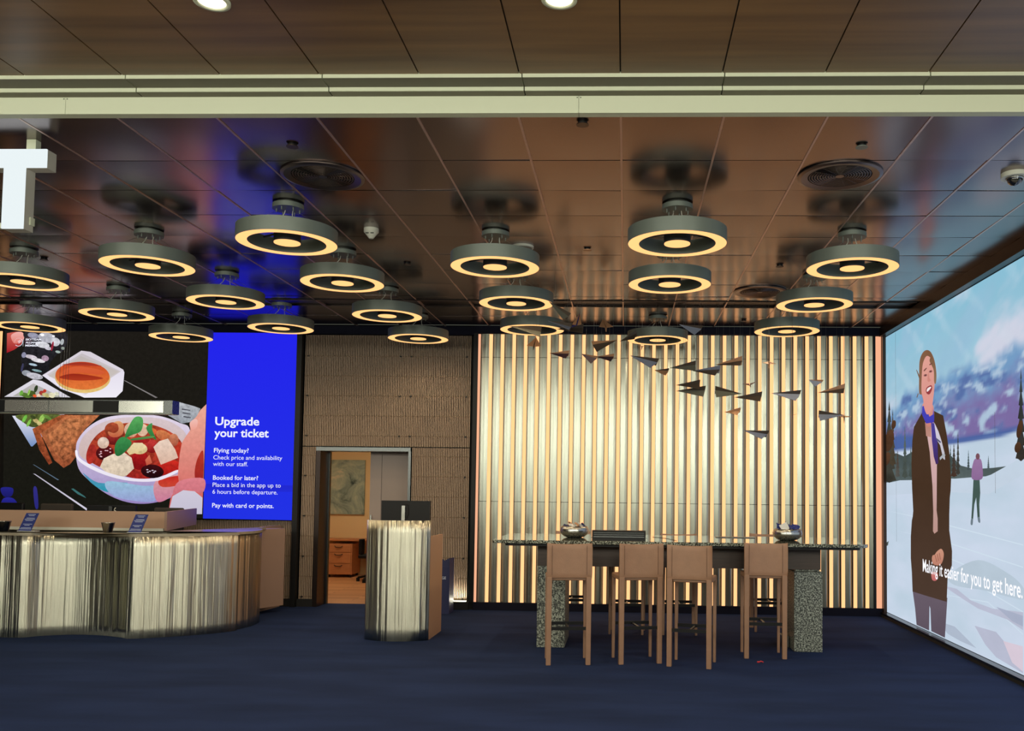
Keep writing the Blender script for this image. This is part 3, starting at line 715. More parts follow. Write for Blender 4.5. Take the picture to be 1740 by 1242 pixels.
vs = []; fs = []; cols = []; NA, NB = 150, 130
for a in range(NA+1):
    d = .012+6.78*(a/NA)
    for b in range(NB+1):
        z = .062+3.596*b/NB; vs.append((XS-.0025, 12-d, z)); cols.append((*s2l(backdrop(d, z)), .02))
for a in range(NA):
    for b in range(NB): k = a*(NB+1)+b; fs.append((k, k+1, k+NB+2, k+NB+1))
me = bpy.data.meshes.new('mountain_picture'); me.from_pydata(vs, [], fs); ca = me.color_attributes.new('pic', 'FLOAT_COLOR', 'POINT')
ca.data.foreach_set('color', [x for c_ in cols for x in c_]); me.materials.append(MATS['ski_picture']); me.update()
o = bpy.data.objects.new('mountain_picture', me); COL.objects.link(o); o.parent = t; o.location = -t.location
# tree line
rp([(161,1035),(161,930),(215,905),(250,920),(285,900),(440,900),(480,940),(500,960),(560,975),(640,970),(720,960),(776,920),(776,962),(690,982),(600,1010),(520,1020),(440,1016),(300,1028)], (72,84,84), (86,98,98), .25, False)
R_.append(([(1503, 822), (1530, 816), (1600, 815), (1680, 809), (1750, 770), (1750, 800), (1680, 840), (1600, 835), (1503, 842)], (196,212,228), (196,210,226), .03, False))
def fir(x, y, w_, h, c, c2):
    pts = [(x, y-h)]
    n = 7
    for k in range(n): ww = w_*(k+1)/n; pts += [(x+ww*.8, y-h+h*(k+.8)/n), (x+ww*.4, y-h+h*(k+.85)/n)]
    pts += [(x+2, y), (x-2, y)]
    for k in range(n-1, -1, -1): ww = w_*(k+1)/n; pts += [(x-ww*.4, y-h+h*(k+.85)/n), (x-ww*.8, y-h+h*(k+.8)/n)]
    rp(pts, c, c2, .35, False)
fir(185, 1035, 38, 360, (70,74,70), (60,58,50)); fir(200, 960, 18, 250, (84,78,66), (70,60,46)); fir(254, 1015, 16, 230, (84,96,96), (72,80,74)); fir(222, 1010, 14, 120, (80,60,48), (84,84,80)); fir(280, 1010, 14, 140, (84,98,96), (70,80,76))
fir(765, 940, 30, 410, (60,70,70), (56,50,44)); fir(470, 1010, 18, 150, (78,78,74), (70,50,40)); fir(488, 1000, 12, 190, (76,80,76), (60,56,50)); fir(534, 980, 9, 90, (84,100,104), (70,80,84)); fir(622, 975, 8, 60, (100,116,120), (80,92,96)); fir(455, 985, 10, 120, (80,92,90), (70,80,76))
for cx, cy, rx, ry in ((185,850,20,50),(205,780,10,20),(176,930,14,30),(760,800,12,40),(752,880,14,24)): rp(ell(cx,cy,rx,ry,9,.2), (86,58,40), (70,48,34), .3)
# ski tracks and shadows in the snow
for a in range(5):
    R_.append(([(1510+a*14, 868+a*34), (1560+a*30, 878+a*36), (1740, 925+a*38), (1740, 927+a*38), (1560+a*30, 880+a*36)], (206,222,236), None, 0, False))
rp([(400,570),(480,590),(560,655),(680,700),(850,720),(850,820),(760,760),(600,700),(520,650)], (186,190,210), None, .05, False, Zc)
rp([(380,770),(470,800),(540,870),(590,920),(500,880),(430,840)], (176,188,206), None, .05, False, Zc)
rp([(580,795),(700,830),(760,900),(840,980),(850,1060),(700,970),(640,900)], (182,186,206), None, .05, False, Zc)
rp([(700,690),(850,740),(850,800),(790,770)], (170,178,200), None, .05, False, Zc)
rp([(740,880),(850,910),(850,1050),(790,1000)], (214,200,214), None, .05, False, Zc)
rp([(70,345),(102,325),(98,348),(74,360)], (80,88,84), None, 0, False, Zc)
rp([(440,510),(600,430),(760,500),(850,580),(850,650),(640,600),(470,570)], (184,200,214), None, .05, True, Zc)
# distant skier
rp([(558,1020),(585,1020),(588,1080),(584,1130),(586,1190),(576,1190),(570,1100),(562,1130),(556,1200),(548,1200),(553,1120),(556,1060)], (70,92,86), (66,84,78), .1, False)
rp([(556,950),(566,930),(590,932),(598,970),(596,1018),(554,1020),(550,985)], (150,116,158), (138,104,148), .1)
rp(ell(577,920,9,14,10), (120,80,90)); rp([(548,1195),(556,1195),(554,1220),(546,1218)], (110,124,134)); rp([(577,1188),(586,1188),(588,1210),(580,1208)], (110,124,134))
# person: legs, coat, shirt, scarf, head
rp([(236,600),(430,640),(416,862),(340,825),(335,700),(330,684),(328,822),(258,790),(250,700)], (104,92,104), (92,80,92), .04, False, Zc)
rp([(296,790),(330,730),(345,700),(425,740),(440,820),(452,900),(460,1020),(458,1070),(452,1120),(452,1242),(285,1242),(293,1160),(288,1060),(285,950),(289,850)], (72,52,38), (70,50,36), .05, False)
rp([(232,0),(448,0),(444,70),(440,200),(440,260),(456,380),(455,460),(432,520),(426,662),(410,658),(300,625),(236,605),(232,500),(226,420),(226,300),(232,210),(242,165)], (70,50,36), (76,58,48), .05, False, Zc)
rp([(355,700),(382,700),(384,800),(398,900),(396,1160),(400,1242),(384,1242),(378,1050),(366,900),(350,800)], (214,176,176), (198,160,160), .03, False)
rp([(348,0),(362,0),(368,140),(376,200),(376,270),(358,284),(350,270),(352,120)], (200,164,160), (186,146,136), .03, False, Zc)
rp([(345,770),(372,765),(372,835),(350,830)], (176,124,108), (190,140,128), 0, False)
rp([(335,690),(378,690),(384,760),(360,790),(345,760)], (216,150,140), (200,130,118), 0, True)
rp([(334,700),(345,695),(365,745),(380,735),(382,705),(386,745),(385,770),(350,775),(332,735)], (72,72,190), (66,60,170), .1, False)
rp([(372,770),(388,775),(400,850),(404,950),(394,955),(384,920),(376,850)], (74,66,150), (70,46,100), .1, False)
rp([(386,770),(405,810),(418,850),(432,905),(434,935),(426,930),(412,870),(396,845)], (216,206,222), (190,190,200), 0, False)
rp([(396,838),(416,855),(414,862),(394,846)], (90,90,120), None, 0, False)
rp([(410,925),(430,905),(436,915),(412,936)], (170,176,182), None, 0, False)
rp([(320,560),(322,500),(335,465),(353,452),(372,462),(388,500),(396,555),(393,600),(384,590),(378,640),(372,690),(345,690),(332,650),(320,640)], (130,92,66), (140,104,84), .2)
rp([(333,540),(340,500),(354,478),(372,490),(382,530),(388,580),(386,630),(380,680),(374,716),(355,735),(342,705),(338,670),(330,630)], (222,160,146), (222,150,142), .04)
rp([(366,500),(375,485),(388,520),(394,565),(392,600),(386,590),(384,540)], (122,88,64), (150,120,90), .2)
rp([(341,540),(352,530),(353,534),(342,546)], (120,76,66)); rp([(366,514),(378,508),(378,513),(367,519)], (120,76,66))
rp(ell(348,563,8,5,10,-.3), (150,96,92)); rp(ell(371,546,8,5,10,-.3), (150,96,92)); rp(ell(348,563,3,3,8), (90,56,56)); rp(ell(371,546,3,3,8), (90,56,56))
rp([(362,550),(366,575),(372,585),(362,592),(357,582)], (206,136,124)); rp([(350,630),(356,615),(374,607),(378,622),(368,645),(356,645)], (150,62,66)); rp([(354,631),(358,620),(372,613),(372,620),(358,635)], (240,232,232))
rp([(318,645),(312,662),(309,660),(316,640)], (120,90,70), None, 0, False); rp([(322,580),(308,540),(310,538),(325,570)], (120,90,70), None, 0, False)
# hands
rp([(350,405),(362,400),(375,382),(398,368),(412,392),(408,430),(395,455),(372,460),(352,450),(346,425)], (206,150,126), (190,128,108), .06, True, Zc)
rp([(345,500),(375,500),(380,520),(372,542),(358,546),(346,535)], (206,130,122), (190,104,104), .05, True, Zc)
for k in range(3): rp([(362+k*12,404-k*6),(366+k*12,402-k*6),(376+k*10,440-k*6),(372+k*10,442-k*6)], (160,104,88), None, 0, False, Zc)
pc = picture('ski_picture', R_, dict(X=XS), 'ski_picture', t, (-1, 0, 0), .003, .0002); pc.location = -t.location
a = W(1568, 970.5, X=XS-.025); b2 = W(1737.5, 1006.5, X=XS-.025)
glow('subtitle_white', (250, 250, 255), 1.05)
o = text('lettering', 'Making it easier for you to get here.', (XS-.025, a.y, a.z), (0, -1, 0), (0, 0, 1), a.y-b2.y, .147, 'subtitle_white', t, .012); o.location = -t.location
for (x, y0, y1) in ((1521.5, 562, 920), (1690, 700, 838)):
    q0 = W(x, y0, X=XS-.016)
    MB().box(XS-.0165, XS-.016, q0.y-.002, q0.y+.002, max(.1, W(x, y1, X=XS-.016).z), min(3.64, q0.z)).build('panel_joint', 'steel_dark', t).location = -t.location

# ------------------------------------------------------------------ high table
t = thing('high_table', 'long speckled granite high table with dark wood apron and two stone legs', 'table', (.54, 9.53, 0))
corner = []
def rr(x0, x1, y0, y1, r):
    out = []
    for cx_, cy_, a0, ra in ((x1-r[1], y0+r[1], -PI/2, r[1]), (x1-r[2], y1-r[2], 0, r[2]), (x0+r[3], y1-r[3], PI/2, r[3]), (x0+r[0], y0+r[0], PI, r[0])):
        for k in range(7): a = a0+PI/2*k/6; out.append((cx_+ra*math.cos(a), cy_+ra*math.sin(a)))
    return out
MB().prism(rr(-1.845, 1.85, -.66, .67, (.03, .12, .35, .12)), 1.066, 1.10).build('tabletop', 'granite', t, bevel=.005)
MB().prism(rr(-1.73, 1.78, -.6, .6, (.05, .08, .2, .08)), 1.04, 1.066).build('top_plate', 'black_metal', t)
MB().box(-1.43, 1.445, -.29, .29, .82, 1.04).build('apron', 'dark_wood', t)
MB().box(-1.425, -1.14, -.32, .36, 0, .82).build('stone_leg', 'granite_rough', t, bevel=.004)
MB().box(1.172, 1.455, -.33, .36, 0, .80).box(1.19, 1.44, -.27, .3, .80, .82).build('stone_leg', 'granite_rough', t, bevel=.004)
MB().box(1.09, 1.16, -.1, .1, 0, .12).build('floor_box', 'steel', t)

# ------------------------------------------------------------------ bar stools
def make_stool():
    t = thing('bar_stool', '', 'stool', group='tan leather bar stools around the high table')
    w2, y0, y1 = .182, -.17, .17
    bk = MB(); n = 12; vs = []
    for zi in range(7):
        z = .79+.318*zi/6
        for xi in range(n+1):
            u = xi/n*2-1; x = u*.207; sag = .022*(1-u*u)*(.4+.6*zi/6); dz = -.010*(1-u*u)*(zi/6)
            vs.append((x, y0+.012+sag-.02*(z-.79), z+dz))
    m = len(vs); vs += [(x, y-.03, z) for x, y, z in vs]; fs = []
    for zi in range(6):
        for xi in range(n):
            a = zi*(n+1)+xi; fs.append((a, a+n+1, a+n+2, a+1)); fs.append((m+a, m+a+1, m+a+n+2, m+a+n+1))
    for zi in range(6):
        for a, e in ((zi*(n+1), 0), (zi*(n+1)+n, 1)): fs.append((a, m+a, m+a+n+1, a+n+1))
    for xi in range(n): fs.append((xi, xi+1, m+xi+1, m+xi)); a = 6*(n+1)+xi; fs.append((a, m+a, m+a+1, a+1))
    bk.add(vs, fs, 0, True); bo = bk.build('backrest', 'leather', t, bevel=.004)
    for s in (-1, 1): MB().box(s*.160-.0015, s*.160+.0015, y0-.021, y0-.017, .82, 1.09).build('seam', 'leather_thread', bo)
    st = MB().prism(rr(-.2, .2, -.155, .2, (.02, .03, .03, .02)), .765, .812); st.build('seat', 'leather', t, bevel=.01)
    for s in (-1, 1):
        MB().add([(s*w2-.022, y0-.02, 0), (s*w2+.022, y0-.02, 0), (s*w2+.022, y0+.02, 0), (s*w2-.022, y0+.02, 0),
                  (s*w2-.0245, y0-.02, .80), (s*w2+.0245, y0-.02, .80), (s*w2+.0245, y0+.02, .80), (s*w2-.0245, y0+.02, .80)],
                 [(0,3,2,1),(4,5,6,7),(0,1,5,4),(1,2,6,5),(2,3,7,6),(3,0,4,7)]).build('leg', 'leather', t, bevel=.004)
        MB().add([(s*w2-.013, y1-.013, 0), (s*w2+.013, y1-.013, 0), (s*w2+.013, y1+.013, 0), (s*w2-.013, y1+.013, 0),
                  (s*w2-.017, y1-.017, .77), (s*w2+.017, y1-.017, .77), (s*w2+.017, y1+.017, .77), (s*w2-.017, y1+.017, .77)],
                 [(0,3,2,1),(4,5,6,7),(0,1,5,4),(1,2,6,5),(2,3,7,6),(3,0,4,7)]).build('leg', 'leather', t, bevel=.004)
    MB().box(-.16, .16, y0-.008, y0+.008, .315, .345).build('foot_bar', 'black_metal', t)
    MB().box(-.168, .168, y1-.008, y1+.008, .315, .345).build('foot_bar', 'black_metal', t)
    MB().box(-.010, .010, y0+.008, y1-.008, .322, .334).build('cross_bar', 'steel_dark', t)
    return t
stool0 = make_stool(); stk = kidmap(stool0)
R = math.radians
spots = [(-.53, 8.48, R(8), 'tan leather bar stool in front of the left stone table leg'),
         (.115, 8.59, R(13), 'tan leather bar stool second from left on the near side, before the slotted box'),
         (.635, 8.455, R(-14), 'tan leather bar stool third from left on the near side, set closest to the viewer'),
         (1.363, 8.97, 0, 'tan leather bar stool tucked in by the right stone leg, near side'),
         (-.62, 10.62, PI, 'bar stool on the wall side of the table, behind the left metal bowl'),
         (.03, 10.27, R(178), 'bar stool on the wall side, hidden behind the dark slotted box'),
         (.62, 10.29, R(180), 'bar stool on the wall side between the slotted box and the flat tray'),
         (1.69, 10.62, PI, 'bar stool on the wall side, behind the bowl of blue packets')]
for i, (x, y, a, lb) in enumerate(spots):
    if i == 0: stool0.location = (x, y, 0); stool0.rotation_euler = (0, 0, a); stool0['label'] = lb
    else: copy_thing(stool0, stk, lb, (x, y, 0), a)

# ------------------------------------------------------------------ things on the high table
def bowl(x, y, lb):
    t = thing('metal_bowl', lb, 'bowl', (x, y, 1.10))
    prof = [(.001, 0), (.07, 0), (.11, .012), (.145, .045), (.152, .075), (.142, .105), (.132, .118), (.126, .114), (.136, .100), (.144, .075), (.136, .045), (.10, .02), (.001, .012)]
    m = MB(); n = 60; vs = []; fs = []; k = len(prof)
    for i in range(n):
        a = 2*PI*i/n; g = 1+.022*abs(math.cos(a*10))
        for r, z in prof: vs.append((r*g*math.cos(a), r*g*math.sin(a), z))
    for i in range(n):
        j = (i+1) % n
        for q in range(k-1): fs.append((i*k+q, j*k+q, j*k+q+1, i*k+q+1))
    m.add(vs, fs, 0, True).build('bowl_body', 'steel', t)
    return t
def packet(loc, rot, sx, sy, m_, lb, grp):
    v = MB(); n = 4
    vs = [((i/n-.5)*sx, (j/n-.5)*sy, .006*math.sin(i*1.6+j)) for i in range(n+1) for j in range(n+1)]
    v.add(vs, [(i*(n+1)+j, i*(n+1)+j+1, (i+1)*(n+1)+j+1, (i+1)*(n+1)+j) for i in range(n) for j in range(n)], 0, False)
    o = v.build('snack_packet', m_); o.location = loc; o.rotation_euler = rot
    s = o.modifiers.new('s', 'SOLIDIFY'); s.thickness = .006
    tag(o, lb, 'packet', grp)
bowl(-.53, 9.5, 'ribbed silver bowl full of pale wrapped sweets near the table left end')
bowl(1.697, 9.5, 'ribbed silver bowl holding navy blue packets near the right end')
for (x, y, z, rx, ry, rz, m_, lb) in ((1.61, 9.47, 1.235, .9, .5, .4, 'navy_print', 'navy packet leaning left in the right hand silver bowl'), (1.65, 9.42, 1.24, 1.2, -.4, .2, 'paper_white', 'white packet standing up in the bowl of blue packets'),
        (1.70, 9.50, 1.245, 1.0, .6, 1.0, 'navy_board', 'dark blue packet poking highest from the right hand bowl'), (1.77, 9.46, 1.235, .7, .3, -.3, 'navy_print', 'navy packet at the right rim of the silver bowl'), (1.73, 9.56, 1.225, .5, -.5, .7, 'navy_print', 'navy packet at the back of the right hand bowl')):
    packet((x, y, z), (rx, ry, rz), .085, .075, m_, lb, 'packets in the right bowl')
for k, (x, y, z, m_) in enumerate(((-.61, 9.47, 1.215, 'navy_board'), (-.56, 9.44, 1.225, 'paper_white'), (-.51, 9.5, 1.235, 'plane_tan'), (-.46, 9.45, 1.222, 'paper_white'), (-.57, 9.54, 1.225, 'plane_tan'), (-.44, 9.52, 1.212, 'navy_board'))):
    packet((x, y, z), (.4+.2*k, .5-.25*k, .7*k), .075, .05, m_, ['navy wrapped sweet at the left rim of the left bowl', 'white wrapped sweet at the front of the left bowl', 'tan wrapped sweet on top of the pile in the left bowl', 'white wrapped sweet near the right rim of the left bowl', 'tan wrapped sweet at the back of the left bowl', 'navy wrapped sweet at the right rim of the left bowl'][k], 'sweets in the left bowl')
t = thing('power_box', 'dark slotted metal box standing near the front edge of the granite table', 'box', (-.06, 9.12, 1.10))
MB().box(-.27, .27, 0, .14, 0, .092).build('box_body', 'black_metal', t)
fr = MB()
for z in (.026, .046, .066): fr.box(-.255, .255, -.004, 0, z, z+.009)
fr.build('slot_trim', 'steel_dark', t); MB().box(-.285, .285, .01, .03, .018, .024).build('handle_bar', 'steel_dark', t)
tag(MB().box(-.21, .21, -.08, .08, 0, .008).build('flat_tray', 'steel_dark', loc=(1.20, 9.9, 1.10), bevel=.002), 'thin flat grey tray lying on the granite before the right bowl', 'tray')
tag(MB().tube(spline([(.30, 9.75, 1.103), (.42, 9.55, 1.103), (.48, 9.3, 1.103), (.52, 9.1, 1.103)]), .002).build('thin_cable', 'black_metal'), 'thin dark cable lying on the polished granite beside the slotted box', 'cable')
tag(MB().tube([(1.27, 8.585, .006), (1.29, 8.60, .012), (1.31, 8.585, .006)], .006).cyl((1.262, 8.59), .010, .001, .012, 10).build('sweet_wrapper', 'red_wrap'), 'small red sweet wrapper dropped on the navy carpet', 'litter')
# ------------------------------------------------------------------ reception counter
t = thing('reception_counter', 'long wavy brushed steel reception counter below the food screen', 'counter', (-6.4, 9.9, 0))
front = [(0,1082.6),(36,1083),(72,1080),(121,1078),(169,1079),(205,1082.6),(222,1085),(266,1083),(314,1080),(362,1076),(398,1071.7)]
pts = [W(x, y, Z=0) for x, y in front]
pts = [Vector((-9.0, 9.4, 0)), Vector((-8.3, 9.75, 0)), Vector((-7.6, 9.3, 0)), Vector((-7.0, 9.2, 0))]+pts+[Vector((-4.33, 9.95, 0)), Vector((-4.27, 10.25, 0)), Vector((-4.32, 10.6, 0)), Vector((-4.5, 10.9, 0))]
cur = spline([(p.x+6.4, p.y-9.9, 0) for p in pts], 8)
m = MB(); n = len(cur); vs = []
NZ = 10
for zi in range(NZ+1):
    z = .0+1.055*zi/NZ
    for p in cur: vs.append((p.x, p.y, z))
m.add(vs, [(zi*n+i, zi*n+i+1, (zi+1)*n+i+1, (zi+1)*n+i) for zi in range(NZ) for i in range(n-1)], 0, True)
fo = m.build('front_panel', 'brushed_steel', t); sd = fo.modifiers.new('s', 'SOLIDIFY'); sd.thickness = .012; sd.offset = 1
def offset(c_, d):
    out = []
    for i, p in enumerate(c_):
        q = (c_[min(i+1, len(c_)-1)]-c_[max(i-1, 0)]).normalized(); out.append((p.x+q.y*d, p.y-q.x*d))
    return out
top = offset(cur, .02)
m = MB(); back = [(2.0, 1.25), (-2.6, 1.25)]
poly = top+[(1.9, 1.3), (1.40, .40), (1.25, .10), (-2.6, .10)]
def flat(poly, z0, z1):
    m = MB(); k = len(poly); m.add([(x, y, z0) for x, y in poly]+[(x, y, z1) for x, y in poly], [])
    for tri in tessellate_polygon([[Vector((x, y, 0)) for x, y in poly]]):
        m.f.append([i+k for i in tri]); m.m.append(0); m.s.append(False); m.f.append(list(tri)[::-1]); m.m.append(0); m.s.append(False)
    for i in range(k): j = (i+1) % k; m.f.append([i, j, k+j, k+i]); m.m.append(0); m.s.append(False)
    return m
flat(poly, 1.056, 1.085).build('counter_top', 'counter_stone', t)
MB().box(-2.6, 1.26, .0, .10, 1.085, 1.115).build('shelf_plinth', 'white_laminate', t)
e = W(331, 890, Z=1.10); MB().box(-2.6, 1.27, .0, .03, 1.115, 1.30).build('raised_screen', 'beige_laminate', t)
MB().prism([(1.27, 0), (1.30, 0), (e.x+6.4+.02, e.y-9.9), (e.x+6.4-.01, e.y-9.9)], 1.09, 1.302).build('raised_screen', 'beige_gate', t)
MB().prism([(1.75, .95), (2.03, 1.60), (2.0, 1.62), (1.70, 1.6)], .08, 1.06).build('end_panel', 'beige_gate', t)
g = thing('swing_gate', 'beige waist-high swing gate between counter end and slatted wall', 'gate', (-4.68, 11.45, 0))
MB().add([(0, 0, 0), (.04, 0, 0), (.09, .5, 0), (.05, .5, 0), (0, 0, 1.08), (.04, 0, 1.08), (.09, .5, 1.08), (.05, .5, 1.08)], [(0,3,2,1),(4,5,6,7),(0,1,5,4),(1,2,6,5),(2,3,7,6),(3,0,4,7)]).build('gate_leaf', 'beige_gate', g)
for z in (.22, .96): MB().box(-.035, .0, -.01, .01, z-.02, z+.03).build('hinge', 'black_metal', g)
def cup(px, lb):
    p = W(px, 901, Z=1.09)
    t = thing('metal_cup', lb, 'cup', (p.x, 9.48, 1.085), group='metal cups on the counter')
    MB().lathe([(.001, 0), (.042, 0), (.066, .105), (.070, .108), (.066, .102), (.062, .1), (.040, .006), (.001, .006)], n=36, closed=False).build('cup_body', 'steel', t)
cup(15.5, 'tapered steel cup at the far left end of the counter'); cup(220, 'tapered steel cup beside the right leaflet on the counter')
def leaflet(x, lb):
    t = thing('leaflet_stand', lb, 'leaflet', (x, 9.5, 1.085), group='blue leaflets on the counter')
    sh = .09
    MB().box(-.11, .09, -.03, .05, 0, .006).build('stand_foot', 'paper_white', t)
    def para(x0, x1, z0, z1, y): # leaning sheet, sheared to the right
        f = lambda z: z/.19*.05
        g_ = lambda z: z/.19*.05
        return [(x0+f(z0), y+g_(z0), z0), (x1+f(z0), y+g_(z0), z0), (x1+f(z1), y+g_(z1), z1), (x0+f(z1), y+g_(z1), z1)]
    a = para(-.105, .035, .004, .195, -.02); b_ = [(x_, y_+.004, z_) for x_, y_, z_ in a]
    MB().add(a+b_, [(0,1,2,3),(7,6,5,4),(0,4,5,1),(1,5,6,2),(2,6,7,3),(3,7,4,0)]).build('printed_sheet', 'navy_print', t)
    ln = MB()
    for k, (a0, a1) in enumerate(((.2,.8),(.3,.75),(0,0),(.2,.85),(.1,.9),(.2,.8),(0,0),(0,0),(.15,.85),(.3,.7),(0,0),(.1,.9),(.05,.95))):
        z = .178-k*.0128
        if a1: ln.add(para(-.105+.14*a0, -.105+.14*a1, z, z+.004, -.0215), [(0,1,2,3)])
    ln.build('printed_lines', 'white_print', t)
leaflet(-6.42+.02, 'blue printed leaflet leaning beside the left steel cup'); leaflet(-5.20, 'blue printed leaflet leaning at the corner of the raised beige screen')
def chair_top(x, w_, ztop, lb, m_='chair_fabric', y=11.3):
    t = thing('office_chair', lb, 'chair', (x, y, 0), group='chairs behind the counter')
    MB().prism(rr(-w_/2, w_/2, 0, .05, (.02,)*4), ztop-.5, ztop).build('backrest', m_, t, bevel=.03)
    MB().box(-.23, .23, -.45, 0, .44, .50).build('seat', m_, t, bevel=.02)
    MB().box(-.04, .04, .02, .06, .44, ztop-.3).build('back_post', 'black_metal', t)
    MB().cyl((0, -.2), .03, .08, .44, 16).build('gas_lift', 'black_metal', t)
    for k in range(5):
        a = 2*PI*k/5; MB().tube([(0, -.2, .1), (.28*math.cos(a), -.2+.28*math.sin(a), .045)], .02).cyl((.28*math.cos(a), -.2+.28*math.sin(a)), .025, 0, .05, 10).build('base_arm', 'black_metal', t)
chair_top(-7.92, .44, 1.35, 'dark chair back rising behind the counter at the left picture edge', 'monitor_black')
chair_top(-7.27, .42, 1.345, 'brown grey chair back just right of the left picture edge, behind the counter')
chair_top(-5.81, .38, 1.31, 'low brown chair back behind the right end of the raised screen')
t = thing('monitor', 'wide black monitor seen from behind over the raised counter screen', 'monitor', (-6.05, 10.45, .75))
MB().box(-.30, .285, -.0, .03, .25, .60).build('display_housing', 'monitor_black', t)
MB().box(-.02, .02, -.03, -.002, .08, .59).build('stand_post', 'steel_dark', t); MB().box(-.14, .14, -.1, .12, 0, .012).box(-.02, .02, -.05, -.02, .012, .1).build('stand_foot', 'steel_dark', t)
MB().tube(spline([(.05, -.004, .575), (.035, -.012, .55), (.06, -.01, .53), (.045, -.004, .515)], 4), .005).build('cable', 'plastic_white', t)
tag(MB().box(-8.6, -5.3, 10.04, 10.75, .71, .75).box(-5.4, -5.35, 10.04, 10.75, 0, .71).box(-8.6, -8.55, 10.04, 10.75, 0, .71).build('back_desk', 'beige_gate'), 'low beige staff desk behind the wavy counter', 'desk')

# ------------------------------------------------------------------ podium
t = thing('podium', 'narrow curved brushed steel podium desk beside the doorway', 'desk', (-2.4, 9.7, 0))
arcp = spline([(-.346, -.158, 0), (-.31, -.215, 0), (-.17, -.285, 0), (-.017, -.31, 0), (.16, -.28, 0), (.30, -.225, 0), (.345, -.19, 0)], 6)
inner = [(p.x*.97, p.y+.022) for p in arcp]
m = MB(); n = len(arcp)
vs = []
for zi in range(NZ+1): vs += [(p.x, p.y, 1.255*zi/NZ) for p in arcp]
m.add(vs, [(zi*n+i, zi*n+i+1, (zi+1)*n+i+1, (zi+1)*n+i) for zi in range(NZ) for i in range(n-1)], 0, True)
po = m.build('front_panel', 'brushed_steel', t); sd = po.modifiers.new('s', 'SOLIDIFY'); sd.thickness = .02; sd.offset = -1
MB().box(-.33, -.31, -.14, .43, 0, 1.08).build('side_panel', 'beige_laminate', t)
MB().prism([(.322, -.185), (.342, -.185), (.348, .44), (.328, .44)], 0, 1.085).build('side_panel', 'beige_laminate', t)
MB().box(-.31, .322, -.12, .42, 1.03, 1.06).build('desk_top', 'beige_laminate', t)
MB().box(-.31, .322, -.20, -.14, .0, 1.23).build('inner_panel', 'beige_laminate', t)
t = thing('monitor', 'black monitor seen from behind, standing on the steel podium', 'monitor', (-2.4, 9.83, 1.06))
MB().box(-.275, .265, 0, .03, .09, .398).build('display_housing', 'monitor_black', t)
MB().box(-.045, -.008, -.025, 0, .02, .345).build('stand_post', 'steel', t); MB().box(-.12, .08, -.09, .1, 0, .012).box(-.04, -.012, -.02, .02, .012, .03).build('stand_foot', 'steel_dark', t)
MB().tube(spline([(-.015, -.03, .36), (.02, -.012, .345), (.025, -.01, .25), (.0, -.01, .2)], 4), .003).build('cable', 'black_matte', t)

# ------------------------------------------------------------------ baggage box
t = thing('baggage_box', 'navy cardboard stand with scalloped flaps behind the podium', 'box', (-2.45, 11.5, 0))
MB().box(-.22, .22, 0, .3, 0, .60).build('box_body', 'navy_board', t)
sc = [(-.22, .60), (.22, .60), (.21, .705), (.18, .69), (.15, .675), (.10, .705), (.06, .70), (0, .675), (-.06, .70), (-.22, .69)]
upright(sc, .02, .03).build('top_flap', 'navy_board', t)
MB().add([(.22, 0, .6), (.22, .3, .6), (.225, .28, .70), (.19, .03, .70)], [(0,1,2,3)]).build('side_flap', 'navy_board', t)
text('lettering', 'AGE', (.085, -.003, .44), (1, 0, 0), (0, 0, 1), .09, .035, 'white_print', t, .02)
MB().box(.085, .1, -.004, 0, .27, .36).build('sticker', 'paper_white', t)

# ------------------------------------------------------------------ back office
t = thing('painting', 'unframed abstract green grey canvas on the orange office wall', 'painting', (-5.0, 16.46, 1.08))
MB().box(-.53, .20, -.0, .03, .02, 1.02).build('canvas', 'painted_canvas', t)
tag(MB().box(-5.95, -4.0, 16.0, 16.48, .64, .665).box(-5.9, -5.86, 16.05, 16.45, 0, .64).box(-4.05, -4.01, 16.05, 16.45, 0, .64).build('office_desk', 'office_wood'), 'wooden desk against the far wall of the small office', 'desk')
t = thing('drawer_unit', 'wooden three-drawer pedestal on casters under the office desk', 'cabinet', (-5.05, 15.9, 0))
MB().box(-.24, .22, .0, .5, .05, .59).build('carcass', 'office_wood', t)
for z0, z1 in ((.45, .58), (.255, .44), (.06, .245)):
    d = MB().box(-.235, .20, -.018, 0, z0, z1).build('drawer', 'office_wood', t)
    MB().tube(spline([(-.09, -.02, z1-.025), (-.06, -.035, z1-.045), (.02, -.035, z1-.045), (.05, -.02, z1-.025)], 3), .007).build('handle', 'bronze', d)
for x in (-.2, .18):
    for y in (.04, .44): MB().cyl((x, y), .022, 0, .05, 12).build('caster', 'black_metal', t)
t = thing('office_chair', 'black swivel chair half hidden at the edge of the office doorway', 'chair', (-4.27, 15.3, 0))
MB().box(-.22, .22, -.2, .24, .40, .46).build('seat', 'monitor_black', t, bevel=.02)
MB().box(-.24, -.18, -.1, .06, .46, .72).build('armrest', 'monitor_black', t, bevel=.01)
MB().box(-.17, .2, .2, .25, .5, 1.0).build('backrest', 'monitor_black', t, bevel=.02)
MB().cyl((0, 0), .03, .08, .4, 14).build('gas_lift', 'black_metal', t)
for k in range(5):
    a = 2*PI*k/5+.6; MB().tube([(0, 0, .12), (.27*math.cos(a), .27*math.sin(a), .06)], .022).cyl((.27*math.cos(a), .27*math.sin(a)), .03, 0, .06, 12).build('base_arm', 'black_metal', t)

